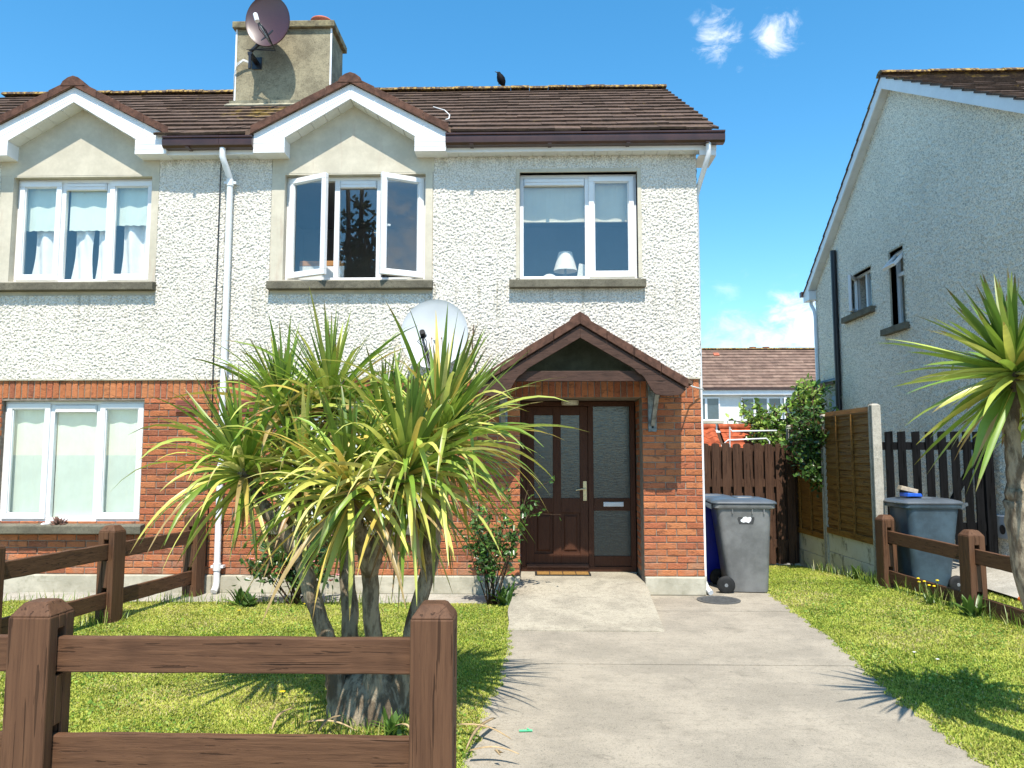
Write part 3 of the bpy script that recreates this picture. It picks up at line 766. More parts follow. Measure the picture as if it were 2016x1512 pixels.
# chimney
ch = MB().box(-4.335, -2.935, 1.90, 2.58, 5.9, 7.80).build('chimney', M_chim, house, bevel=.006)
c = MB(); c.prism([(-4.39, 1.845), (-2.88, 1.845), (-2.88, 2.635), (-4.39, 2.635)], 'z', 7.80, 7.90); c.build('chimney_cap', simple('lichened cap', (.30, .26, .15), .9, .1, .3, 9, 50, .01, c2=(.14, .12, .08)), ch, bevel=.012)
for x in (-3.17,): MB().lathe([(.105, 0), (.10, .02), (.115, .10), (.155, .14), (.165, .17), (.155, .19), (.12, .185), (.09, .05), (0, .05)], (x, 2.2, 7.9), n=24).build('chimney_pot', M_terracotta, ch, smooth='angle')
for x in (-4.337, -2.933): MB().box(x - .012, x + .012, 1.894, 1.905, 6.68, 7.80).build('corner_bead', M_white, ch)
fl = MB(); fl.obox((-3.63, 1.86, 6.655), (1.50, .10, .06), Matrix.Rotation(R(20), 3, 'X')); fl.obox((-3.63, 1.77, 6.585), (1.56, .14, .02), Matrix.Rotation(R(32), 3, 'X'))
fl.build('flashing', simple('pale lead flashing', (.46, .42, .30), .7, .3, .25, 8, 40, .004), ch)
# downpipes
downpipe(house, [(-3.60, -.21, 5.12), (-3.60, -.21, 5.02), (-3.58, -.17, 4.93), (-3.56, -.075, 4.82), (-3.56, -.06, 4.76), (-3.56, -.06, 2.6), (-3.56, -.06, .13), (-3.56, -.075, .08), (-3.56, -.13, .035)],
         .036, [(-3.56, -.06, 4.76), (-3.56, -.06, 2.62), (-3.56, -.06, .30)])
downpipe(house, [(2.03, -.21, 5.12), (2.03, -.21, 5.0), (2.0, -.12, 4.86), (1.965, .04, 4.70), (1.945, .10, 4.6), (1.942, .12, 2.5), (1.942, .12, .14), (1.96, .06, .06), (1.985, -.02, .03)], .030, [])
# air bricks
def air_brick(parent, x, z):
    v = MB().box(x - .115, x + .115, -.004, .012, z - .07, z + .07)
    for k in range(7): v.box(x - .10, x + .10, -.009, -.0045, z - .062 + k * .019, z - .052 + k * .019)
    v.build('air_vent', M_vent, parent)
air_brick(house, -3.31, 2.12)
# door set
YD = .68
fr = MB(); frame_rect(fr, -.138, 1.258, .15, 2.214, .06, YD, YD + .09); fr.box(.685, .75, YD + .001, YD + .089, .21, 2.154)
frame = fr.build('door_frame', M_door, house, bevel=.004)
for a, b in ((.211, .335), (.88, 1.03)): MB().box(.751, 1.197, YD + .02, YD + .07, a, b).build('sidelight_rail', M_door, frame, bevel=.004)
for a, b in ((.336, .879), (1.031, 2.153)): MB().box(.752, 1.196, YD + .04, YD + .05, a, b).build('sidelight_pane', M_obscure, frame)
lp = MB().box(.868, 1.112, YD + .008, YD + .0195, .93, .985); lp.box(.885, 1.095, YD + .003, YD + .0075, .938, .977); lp.build('letter_plate', M_silver, frame, bevel=.002)
lf = MB(); x0, x1, z0, z1 = -.076, .683, .212, 2.15; y0, y1 = YD + .015, YD + .06
lf.box(x0, x0 + .10, y0, y1, z0, z1); lf.box(x1 - .10, x1, y0, y1, z0, z1); lf.box(.255, .352, y0, y1, z0, z1)
for a, b in ((z0, .36), (.855, 1.03), (2.045, z1)): lf.box(x0 + .10, .255, y0, y1, a, b); lf.box(.352, x1 - .10, y0, y1, a, b)
leaf = lf.build('door', M_door, house, bevel=.004)
for a, b in ((x0 + .101, .254), (.353, x1 - .101)):
    MB().box(a, b, YD + .035, YD + .045, 1.031, 2.044).build('pane', M_obscure, leaf)
    pn = MB().rings([[(a, YD + .05, .361), (b, YD + .05, .361), (b, YD + .05, .854), (a, YD + .05, .854)], [(a, YD + .0401, .361), (b, YD + .0401, .361), (b, YD + .0401, .854), (a, YD + .0401, .854)], [(a + .03, YD + .04, .39), (b - .03, YD + .04, .39), (b - .03, YD + .04, .825), (a + .03, YD + .04, .825)],
                     [(a + .05, YD + .026, .41), (b - .05, YD + .026, .41), (b - .05, YD + .026, .805), (a + .05, YD + .026, .805)]]); pn.build('door_panel', M_door, leaf)
hd = MB().box(.622, .664, YD + .004, YD + .0145, 1.0, 1.235); hd.tube([(.643, YD + .004, 1.14), (.643, YD - .04, 1.14)], .009, 8).tube([(.65, YD - .04, 1.14), (.60, YD - .045, 1.142), (.53, YD - .035, 1.13)], [.010, .009, .008], 8)
hd.box(.637, .649, YD + .001, YD + .0035, 1.04, 1.075); hd.build('door_handle', M_brass, leaf, smooth='angle')
MB().box(-.07, .68, YD - .02, YD + .0145, .20, .245).build('weather_bar', M_porch, leaf, bevel=.004)
MB().box(-.137, 1.257, YD - .03, YD + .1, .10, .149).build('threshold', M_plinth, house)
# porch light
MB().lathe([(.0, .0), (.105, 0), (.108, -.03), (.10, -.055), (0, -.058)], (.46, .52, 2.213), n=28).build('porch_light', M_lamp, house, smooth='angle')

# porch canopy
XC = .522; PS = .614; PY = -.53
porch = MB()
for sgn in (-1, 1):
    Zt = lambda d: 3.005 - PS * d
    n = 4
    for k in range(n):
        a, c2 = k * 1.16 / n, (k + 1) * 1.16 / n + .03
        for j in range(2):
            ya, yb = (PY - .03 + j * .30, PY - .03 + j * .30 + .298 if j == 0 else .0)
            col = tuple(t * 1.3 for t in random.choice(TC))
            porch.add([(XC + sgn * a, ya, Zt(a) + .045), (XC + sgn * c2, ya, Zt(c2) + .072), (XC + sgn * c2, yb, Zt(c2) + .072), (XC + sgn * a, yb, Zt(a) + .045),
                       (XC + sgn * a, ya, Zt(a) + .02), (XC + sgn * c2, ya, Zt(c2) + .03), (XC + sgn * c2, yb, Zt(c2) + .03), (XC + sgn * a, yb, Zt(a) + .02)],
                      [(0, 1, 2, 3), (7, 6, 5, 4), (0, 4, 5, 1), (1, 5, 6, 2), (2, 6, 7, 3), (3, 7, 4, 0)], col)
can = porch.build('porch_roof', M_tile, house)
rd = MB().prism([(XC - .13, 2.985), (XC - .09, 3.05), (XC, 3.105), (XC + .09, 3.05), (XC + .13, 2.985)], 'y', PY - .04, -.25); rd.prism([(XC - .13, 2.99), (XC - .09, 3.055), (XC, 3.11), (XC + .09, 3.055), (XC + .13, 2.99)], 'y', -.248, -.01); rd.build('ridge_tile', M_barge_tile, can, bevel=.004)
for sgn in (-1, 1):
    Zt = lambda d: 3.005 - PS * d
    vt = MB()
    for k in range(4):
        a, c2 = k * .288, (k + 1) * .288 - .004
        vt.prism([(XC + sgn * a, Zt(a) - .035), (XC + sgn * a, Zt(a) + .062), (XC + sgn * c2, Zt(c2) + .07), (XC + sgn * c2, Zt(c2) - .035)], 'y', PY - .055, PY - .0305)
    vt.build('verge_tile', M_barge_tile, can, bevel=.004)
    pts = [(.0005, 2.955), (1.13, 2.955 - PS * 1.13), (1.075, 2.20)]
    for t in range(0, 9):                            # scalloped foot of the board
        q = t / 8; pts.append((1.07 - .25 * q, 2.20 - .012 * math.sin(q * math.pi)))
    for t in range(1, 9):
        q = t / 8; pts.append((.82 - .19 * q, 2.20 + .225 * (q * q * (3 - 2 * q))))
    pts += [(.56, 2.49), (.0005, 2.955 - .135)]
    b = MB().prism([(XC + sgn * d, z) for d, z in pts], 'y', PY - .028, PY); b.build('bargeboard', M_porch, can, bevel=.003)
    cl = MB(); xa, xb = sorted((XC + sgn * .02, XC + sgn * 1.12)); 
    cl.add([(XC + sgn * .0, PY + .001, 2.965), (XC + sgn * 1.12, PY + .001, 2.965 - PS * 1.12), (XC + sgn * 1.12, -.0, 2.965 - PS * 1.12), (XC, 0, 2.965), (XC, PY + .001, 2.985), (XC + sgn * 1.12, PY + .001, 2.985 - PS * 1.12), (XC + sgn * 1.12, 0, 2.985 - PS * 1.12), (XC, 0, 2.985)],
           [(0, 1, 2, 3), (7, 6, 5, 4), (0, 4, 5, 1), (1, 5, 6, 2), (2, 6, 7, 3), (3, 7, 4, 0)]); cl.build('porch_soffit', M_porch, can)
    br = MB(); xb = XC + sgn * .86 - (.015 if sgn > 0 else -.01)
    br.box(xb - .047, xb + .047, -.03, .012, 1.82, 2.36); br.bar((xb, -.04, 1.90), (xb, PY + .08, 2.30), .05, .05, up=(1, 0, 0)); br.box(xb - .03, xb + .03, PY + .005, -.031, 2.28, 2.35)
    bk = br.build('porch_bracket', M_metal, can, bevel=.004)
    MB().lathe([(0, .0), (.014, 0), (.014, .012), (0, .014)], (xb, -.031, 1.87), Matrix.Rotation(R(90), 3, 'X'), n=6).build('bolt', M_rubber, bk)
MB().box(-.20, 1.25, PY + .03, PY + .08, 2.352, 2.465).build('tie_beam', M_porch, can, bevel=.004)

MB().prism([(XC - .86, 2.43), (XC + .86, 2.43), (XC, 2.955)], 'y', -.045, -.02).build('gable_board', simple('shade painted gable board', (.075, .085, .066), .8, .2, .2, 6), can)  # board over the wall, its dark colour stands in for the porch shade
# ================================================================== ADJOINING HOUSE (left half)
left = thing('semi_detached_house', 'attached left house with mint blinds in its windows and stained cream gable', 'house', (-6.3, 3, 0))
XL = -8.6
shell(left, XL, XP - .002, [W0], [G0], False, 5, W0)
MB().box(XL - .2, XL - .001, 0, 5.6, -.2, 5.2).build('side_wall', M_plaster, left)
m = MB(); sk0 = skip_g(-5.40); roof_tiles(m, XL, XP - .003, EY, EZ, RY, RZ, lambda x, y, z: sk0(x, y, z) or (-4.3 < x < -2.97 and 1.92 < y < 2.6)); roofl = m.build('roof', M_tile, left)
m = MB(); ridge_row(m, XL, XP - .003, RY, RZ + .03); m.build('ridge_tile', M_lichen_ridge, roofl, smooth='angle')
MB().add([(-4.29, EY + .06, EZ), (XP, EY + .06, EZ), (XP, RY, RZ - .04), (-4.29, RY, RZ - .04), (XL, .85, EZ + .66), (-4.29, .85, EZ + .66), (XL, RY, RZ - .04)], [(0, 1, 2, 3), (4, 5, 3, 6)]).build('roof_felt', M_black, roofl, fix=False)
eaves(left, [(-4.30, XP - .002, [-3.95]), (XL, -6.515, [])]); gutters(left, [(-4.295, XP - .001), (XL, -6.51)])
gablet(left, -5.40)
window(left, *W0, [(.56, 'sash'), (.56, 'fixed'), (.56, 'sash')]); window(left, *G0, [(.56, 'sash'), (.56, 'fixed'), (.56, 'sash')], yf=.085, sx=.12)
air_brick(left, -4.02, 2.12)
# party wall inside
MB().box(XP - .06, XP + .06, .3, 5.3, 0, 5.05).build('party_wall', M_room, left)

# ------------------------------------------------------------------ things in the windows
def single(mb, name, mat, label, cat, base, group=None, **kw):
    return tag(mb.build(name, mat, origin=base, **kw), label, cat, group)
def blind(x0, x1, z0, z1, y, mat, label, wav=0):
    m = MB(); n = 14; v = []; f = []
    for i in range(n + 1):
        x = x0 + (x1 - x0) * i / n
        dz = wav * math.sin(i * 2.1 + x0 * 9) ; yy = y + .006 * math.sin(i * .9 + x0 * 5)
        v += [(x, yy, z1), (x, yy - .0, z0 + dz), (x, yy + .004, z1), (x, yy + .004, z0 + dz)]
    for i in range(n): o = 4 * i; f += [(o, o + 1, o + 5, o + 4), (o + 2, o + 6, o + 7, o + 3)]
    m.add(v, f); b = single(m, 'roller_blind', mat, label, 'blind', ((x0 + x1) / 2, y, z0), 'blinds hanging in the windows', fix=False)
    MB().tube([(x0, y, z0 - .008), (x1, y, z0 - .008)], .010, 8).build('hem_bar', mat, b, smooth=True) if not wav else None
    return b
blind(-.10, .66, 4.33, 4.83, .165, M_blind, 'wide cream roller blind half lowered in the window over the porch')
blind(.70, 1.20, 4.33, 4.83, .165, M_blind, 'narrow cream roller blind half lowered in the window over the porch')
blind(-6.14, -5.69, 4.26, 4.83, .165, M_mint, 'mint white blind behind left light of the upstairs left window', .005)
blind(-5.60, -5.12, 4.26, 4.83, .165, M_stained, 'brown stained mint blind in the middle of the upstairs left window', .005)
blind(-5.03, -4.60, 4.32, 4.83, .165, M_mint, 'shorter mint blind behind right light of the upstairs left window', .005)
for a, b_, w in ((-6.15, -5.68, 'left'), (-5.61, -5.11, 'middle'), (-5.04, -4.57, 'right')):
    blind(a, b_, .84, 2.15, .165, M_mint, f'full length mint blind in the {w} light of the downstairs left window')
for a, b_, w in ((-2.87, -2.40, 'left'), (-2.33, -1.84, 'middle'), (-1.77, -1.30, 'right')):
    blind(a, b_, .84, 2.15, .165, M_cloth, f'white net blind in the {w} light of the window behind the spiky tree')
def curtain(x0, x1, z0, z1, y, label, folds, gather):
    m = MB(); nx, nz = 26, 14; v = []; f = []
    for k in range(nz + 1):
        t = k / nz; z = z0 + (z1 - z0) * t
        for i in range(nx + 1):
            u = i / nx; cx = (x0 + x1) / 2; wv = 1 - gather * (1 - t) * (1 - abs(2 * u - 1))
            x = cx + (u - .5) * (x1 - x0) * (1 - gather * math.sin(t * 2.4) * .6)
            v.append((x, y + .035 * math.sin(u * folds * 6.28 + t * 1.2) + .02 * math.sin(u * 9 + t * 5) - .03 * (1 - t), z + .02 * math.sin(u * 8) * (1 - t)))
    for k in range(nz):
        for i in range(nx): o = k * (nx + 1) + i; f.append((o, o + 1, o + nx + 2, o + nx + 1))
    m.add(v, f); return single(m, 'curtain', M_cloth, label, 'curtain', ((x0 + x1) / 2, y, z0), 'white curtains upstairs left', smooth=True, fix=False)
curtain(-6.08, -5.66, 3.64, 4.5, .235, 'white curtain bunched in the left light of the upstairs left window', 1.5, .25)
curtain(-5.58, -5.31, 3.64, 4.5, .235, 'narrow white curtain hanging left of the gap in the middle light', 1, .3)
curtain(-5.28, -5.08, 3.64, 4.5, .235, 'white curtain with a pink edge hanging right of the middle gap', 1, .1)
curtain(-4.98, -4.56, 3.64, 4.5, .235, 'wide white curtain in the right light of the upstairs left window', 2, .1)
# table lamp, mirror, card box on the sill of the right bedroom; panel in the open window
tl = thing('table_lamp', 'white table lamp with flared shade standing inside the window over the porch', 'lamp', (.41, .42, 3.56))
MB().lathe([(.07, 0), (.07, .02), (.02, .04), (.035, .10), (.03, .16), (.012, .20), (.012, .30), (0, .30)], (.41, .42, 3.56), n=20).build('lamp_base', M_metal, tl, smooth='angle')
sh = MB(); prof = [(.145, .225), (.085, .455)]
sh.rings([[(.41 + r * math.cos(t * .2618), .42 + r * math.sin(t * .2618), 3.56 + z) for t in range(24)] for r, z in prof + [(.08, .455), (.14, .225)]], False); sh.build('lamp_shade', M_shade, tl, smooth='angle')
MB().box(-.2, 1.3, .29, .60, 3.50, 3.56).build('window_board', M_white, house)
single(MB().lathe([(0, 0), (.105, 0), (.105, .012), (0, .012)], (.215, .33, 3.63), Matrix.Rotation(R(80), 3, 'X'), n=28), 'round_mirror', M_cloth, 'round pale mirror standing left of the lamp on the windowsill', 'mirror', (.215, .33, 3.56))
bx = MB(); bx.obox((.60, .40, 3.71), (.10, .09, .30), Matrix.Rotation(R(9), 3, 'Y')); single(bx, 'card_box', M_shade, 'small speckled white box leaning right of the lamp on the windowsill', 'box', (.60, .40, 3.56), bevel=.004)
cb = thing('headboard', 'white board with a pine top edge inside the open window', 'furniture', (-2.6, .5, 3.4))
MB().box(-2.87, -2.32, .46, .50, 3.4, 3.88).build('board', M_cloth, cb); MB().box(-2.87, -2.32, .455, .505, 3.881, 3.945).build('top_edge', M_pine, cb, bevel=.004)

# dried plant on the downstairs sill
sp = MB()
for k in range(46):
    a, e, l = random.uniform(0, 6.28), random.uniform(.1, 1.3), random.uniform(.05, .10)
    d = Vector((math.cos(a) * math.cos(e), math.sin(a) * math.cos(e), math.sin(e))); b0 = Vector((-5.42, -.03, .755)) + d * .015
    sp.tube([b0, b0 + d * l * .6, b0 + d * l + Vector((0, 0, .008))], [.006, .010, .004], 5)
single(sp, 'dried_plant', simple('dried succulent', (.23, .13, .10), .8, .2, .3, 40), 'small dried brown succulent lying on the downstairs left windowsill', 'plant', (-5.42, -.03, .755), smooth=True)
od = MB().lathe([(0, 0), (.03, 0), (.035, .02), (.02, .05), (.0, .055)], (-5.56, -.01, .755), n=12).lathe([(0, 0), (.02, .0), (.03, .015), (0, .03)], (-5.60, -.03, .755), n=10)
single(od, 'shell', M_white, 'small white shell lying left of the dried plant on the sill', 'ornament', (-5.57, -.01, .755), smooth=True)

# ------------------------------------------------------------------ satellite dishes, cables, crow
def dish(name, label, c, n, w, h, mat, arm_dir, depth=.07, roll=0):
    """elliptical pan facing n with arm and feed"""
    n = Vector(n).normalized(); xa = Vector((0, 0, 1)).cross(n).normalized(); ya = n.cross(xa)
    xr = xa * math.cos(roll) + ya * math.sin(roll); yr = -xa * math.sin(roll) + ya * math.cos(roll)
    c = Vector(c); root = thing(name, label, 'satellite dish', tuple(c))
    rings = []; NR, NA = 9, 44
    def P(r, a, off): return c + xr * (w / 2 * r * math.cos(a)) + yr * (h / 2 * r * math.sin(a)) + n * (depth * (r * r - 1) + off)
    front = [[P(max(k / NR, .01), 2 * math.pi * t / NA, 0) for t in range(NA)] for k in range(NR + 1)]
    lip = [[P(1.025, 2 * math.pi * t / NA, .004) for t in range(NA)], [P(1.03, 2 * math.pi * t / NA, -.012) for t in range(NA)]]
    back = [[P(max(k / NR, .01), 2 * math.pi * t / NA, -.012) for t in range(NA)] for k in range(NR, -1, -1)]
    m = MB().rings(front + lip + back, True); pan = m.build('reflector', mat, root, smooth='angle')
    return root, c, n, xr, yr, P
root, c, n, xr, yr, P = dish('satellite_dish', 'dark brown satellite dish on the chimney, tilted to the upper left', (-3.77, 1.58, 7.74), (-.20, -.97, .05), .66, .80, M_dish, None, .08, roll=R(24))
low = c - yr * .40 - xr * .06 - n * .02
feed = c + n * .34 - yr * .16 - xr * .05
MB().tube([low, low + n * .12 - yr * .02, feed - n * .06 - yr * .04], .012, 8).build('arm', M_metal, root, smooth=True)
f = MB().tube([feed - n * .03 - yr * .05, feed + yr * .09 - n * .06], .032, 12); f.build('feed_horn', M_white, root, smooth='angle')
mt = MB().tube([(-4.02, 1.62, 7.30), c - n * .09 - yr * .12], .025, 10).box(-4.05, -3.99, 1.60, 1.90, 7.25, 7.29).box(-4.09, -3.95, 1.885, 1.9, 7.18, 7.36).tube([(-4.02, 1.62, 7.26), (-4.02, 1.62, 7.05)], .022, 10); mt.build('mount', M_black, root)
wr = MB()
for k in range(4):
    o = random.uniform(-.05, .05); wr.tube([feed - n * .05, feed - yr * (.15 + o) - n * .1 + xr * o, low - yr * (.06 + o * .5), Vector((-4.03 + o, 1.6, 7.32))], .006, 6)
wr.build('feed_wire', M_black, root, smooth=True)
cw = MB()
for k in range(3): cw.tube([(-4.10, 1.86, 7.27 - k * .012), (-4.20, 1.83, 7.30 - k * .01), (-4.30, 1.84, 7.24 - .02 * k), (-4.345, 1.885, 7.10), (-4.35, 1.895, 6.75)], .007, 6)
single(cw, 'white_cable', M_cable_w, 'white cables looping round the left edge of the chimney', 'cable', (-4.2, 1.86, 6.75), smooth=True)

root, c, n, xr, yr, P = dish('satellite_dish', 'white satellite dish on the house wall left of the porch', (-1.085, -.38, 2.90), (-.03, -.97, .22), .735, .80, M_dish_w, None, .07)
low = c - yr * .42
feed = c + n * .40 - yr * .17 - xr * .055
MB().tube([low - n * .05, low + n * .10 - yr * .03, feed - n * .04 - yr * .03], .011, 8).build('arm', M_metal, root, smooth=True)
MB().tube([feed - n * .05, feed + n * .03 + yr * .02], .030, 12).build('feed_horn', M_rubber, root, smooth='angle')
MB().tube([feed + yr * .02 - n * .09, feed + yr * .03 - n * .05], .032, 12).build('feed_cap', M_hub, root, smooth='angle')
wr = MB()
for k in range(5):
    o = (k - 2) * .012; wr.tube([feed - n * .02, feed - yr * .08 + xr * o * 2, feed - yr * .14 + xr * (o + .03) + n * .02, feed - yr * .2 + xr * (.05 + o) - n * .1, low + xr * o - yr * .03], .005, 6)
wr.build('feed_wire', M_black, root, smooth=True)
for dx in (-.035, .075):
    p0 = P(abs(dx) / .37, 0 if dx > 0 else math.pi, .004) + yr * -.03
    b = MB().tube([p0, p0 + n * .006], .008, 8); b.build('bolt', M_rust, root)
    MB().bar(p0 - yr * .01 + n * .0015, p0 - yr * .10 + n * .001 + n * .004, .004, .002, up=n).build('rust_stain', M_rust, root)
mt = MB().tube([(-1.06, .0, 2.42), (-1.06, -.30, 2.46), (-1.07, -.33, 2.66)], .022, 10).box(-1.15, -.97, -.02, .004, 2.33, 2.55); mt.tube([(-1.07, -.33, 2.66), c - n * .09 - yr * .05], .03, 8); mt.build('mount', M_metal, root)
single(MB().tube([(-3.69, -.024, 5.06), (-3.69, -.03, 4.9), (-3.695, -.024, 4.2), (-3.70, -.024, 3.2), (-3.70, -.024, 2.45), (-3.705, -.0, 2.35), (-3.71, -.0, .3)], .007, 6), 'wall_cable', M_black, 'thin black cable running down the wall beside the white downpipe', 'cable', (-3.7, -.02, .3), smooth=True)
single(MB().tube([(-.67, -.022, 3.06), (-.69, -.028, 2.85), (-.66, -.024, 2.6), (-.62, -.03, 2.44)], .006, 6), 'wall_cable', M_twig, 'thin brown cable hanging on the wall between dish and porch', 'cable', (-.66, -.02, 2.44), smooth=True)
single(MB().tube([(-1.06, -.05, 2.42), (-.95, -.03, 2.50), (-.8, -.03, 2.44), (-.64, -.03, 2.40), (-.60, -.03, 2.42)], .007, 6).tube([(-.62, -.02, 2.42), (-.58, -.01, 2.25), (-.56, -.005, 2.0)], .006, 6), 'dish_cable', M_black, 'black cable from the white dish along the top of the brickwork', 'cable', (-1, -.03, 2.4), smooth=True)
single(MB().tube([(-1.25, .62, 5.98), (-1.08, .42, 5.84), (-.99, .16, 5.66), (-.985, .04, 5.56), (-1.02, .0, 5.53)], .007, 8), 'roof_cable', M_cable_w, 'white cable lying on the roof tiles beside the small gable', 'cable', (-1.08, .4, 5.84), smooth=True)
single(MB().tube([(1.68, -.32, 2.36), (1.80, -.1, 2.33), (1.95, -.02, 2.30)], .008, 6), 'porch_cable', M_cable_w, 'short pale cable from the right end of the porch to the corner', 'cable', (1.8, -.1, 2.33), smooth=True)
cr = thing('crow', 'black crow perched on the roof ridge with its beak raised', 'bird', (-.50, 3.03, 7.47))
bx_, by_, bz_ = -.50, 3.03, 7.455
MB().tube([(bx_ + .045, by_, bz_ - .035), (bx_ + .05, by_, bz_ + .0), (bx_ + .035, by_, bz_ + .05), (bx_ + .015, by_, bz_ + .10), (bx_ - .004, by_, bz_ + .15), (bx_ - .018, by_, bz_ + .185), (bx_ - .028, by_, bz_ + .205), (bx_ - .040, by_, bz_ + .215)],
          [.012, .030, .058, .068, .055, .036, .032, .016], 14).build('body', M_crow, cr, smooth=True)
MB().tube([(bx_ - .038, by_, bz_ + .213), (bx_ - .062, by_, bz_ + .226), (bx_ - .088, by_, bz_ + .232)], [.013, .009, .002], 8).build('beak', M_beak, cr, smooth=True)
for s in (-.018, .022): MB().tube([(bx_ + s, by_ - .01, bz_ + .06), (bx_ + s - .005, by_ - .01, bz_ + .02), (bx_ + s, by_ - .012, bz_ + .002)], .006, 6).build('leg', M_beak, cr)

# ================================================================== NEIGHBOUR HOUSE (right)
nb = thing('gable_end_house', 'grey pebbledash gable end of the neighbouring house on the right', 'house', (9, 3.5, 0))
NX, VX = 6.0, 5.85; AY, AZ = 3.68, 7.86; BY, BZ = 7.62, 4.98; FY, FZ = -.55, 5.36
NW1 = (4.70, 5.60, 4.15, 4.88); NW2 = (3.52, 4.0, 3.66, 4.93)
def nkeep(U, V):
    k = (V < AZ - .12 - (AZ - BZ) / (BY - AY) * (U - AY)) & (V < AZ - .12 - (AZ - FZ) / (AY - FY) * (AY - U))
    for h in (NW1, NW2): k &= ~((U > h[0] - .01) & (U < h[1] + .01) & (V > h[2] - .01) & (V < h[3] + .01))
    return k
pebble_wall('pebbledash', M_pebble_grey, nb, lambda U, V, h: (NX - h, U, V), -.1, 7.35, -.2, 7.75, nkeep, .0155, .022, 11, .034)
m = MB()
for z0_, z1_, hs in ((-.2, 3.66, []), (3.66, 4.15, [NW2]), (4.15, 4.88, [NW1, NW2]), (4.88, 4.93, [NW2]), (4.93, 5.3, [])):
    y = -.1
    for h in sorted(hs): m.box(NX + .01, NX + .28, y, h[0], z0_, z1_); y = h[1]
    m.box(NX + .01, NX + .28, y, 7.34, z0_, z1_)
m.prism([(-.1, 5.3), (7.3, 5.2), (AY, AZ - .15)], 'x', NX + .01, NX + .28); m.box(NX + .28, 13, -.1, .1, -.2, 5.3); m.box(NX + .28, 13, 7.2, 7.34, -.2, 5.2); m.box(NX + 2, NX + 2.1, .1, 7.2, -.2, 5.2); m.box(NX + .28, NX + 2, .1, 7.2, 5.1, 5.15)
m.build('wall', M_pebble_grey, nb)
m = MB(); roof_tiles(m, VX - .03, 13.5, FY, FZ, AY, AZ, None); nr = m.build('roof', M_tile, nb)
m = MB(); roof_tiles(m, VX - .03, 13.5, BY, BZ, AY, AZ, None); m.build('back_roof', M_tile, nb)
m = MB(); ridge_row(m, VX - .04, 13.5, AY, AZ + .05, .4); m.build('ridge_tile', M_lichen_ridge, nr, smooth='angle')
for (y, z) in ((FY, FZ), (BY, BZ)):
    sl_ = (AZ - z) / abs(AY - y)
    MB().prism([(AY, AZ - .0), (y, z - .0), (y, z - .18), (AY, AZ - .22)], 'x', VX - .012, VX + .012).build('bargeboard', M_white, nb, bevel=.003)
    sf = MB(); k = 0; L = abs(AY - y); s = 1 if y > AY else -1
    while k * .16 < L - .1:
        a, b = k * .16 + .003, (k + 1) * .16 - .003; ya, yb = AY + s * a, AY + s * b; za, zb = AZ - .19 - sl_ * a, AZ - .19 - sl_ * b; k += 1
        sf.add([(VX + .012, ya, za), (VX + .012, yb, zb), (NX + .004, yb, zb), (NX + .004, ya, za), (VX + .012, ya, za + .015), (VX + .012, yb, zb + .015), (NX + .004, yb, zb + .015), (NX + .004, ya, za + .015)],
               [(0, 1, 2, 3), (7, 6, 5, 4), (0, 4, 5, 1), (1, 5, 6, 2), (2, 6, 7, 3), (3, 7, 4, 0)])
    sf.build('verge_soffit', M_white_soffit, nb)
MB().box(VX - .013, NX + .02, 7.30, 7.64, 4.80, 4.985).build('boxed_eave_end', M_white, nb, bevel=.004)
MB().box(VX - .06, 12, 7.62, 7.74, 4.93, 5.04).build('gutter', M_gutter, nb, bevel=.01)
downpipe(nb, [(5.93, 7.45, 4.82), (5.93, 7.45, 4.72), (5.955, 7.36, 4.58), (5.955, 7.31, 4.45), (5.955, 7.30, 3), (5.955, 7.3, -.2)], .036, [])
sv = downpipe(nb, [(5.93, 6.18, 5.55), (5.93, 6.18, 4), (5.93, 6.18, -.2)], .055, [], M_black, 'soil_pipe')
MB().tube([(5.94, 6.18, 3.0), (5.94, 7.12, 3.0)], .055, 12).build('branch_pipe', M_black, sv, smooth='angle')
for dy in (0, .09): MB().tube([(5.96, 6.42 + dy, 2.7), (5.96, 6.42 + dy, .2)], .028, 10).build('waste_pipe', M_pipe, nb, smooth=True)
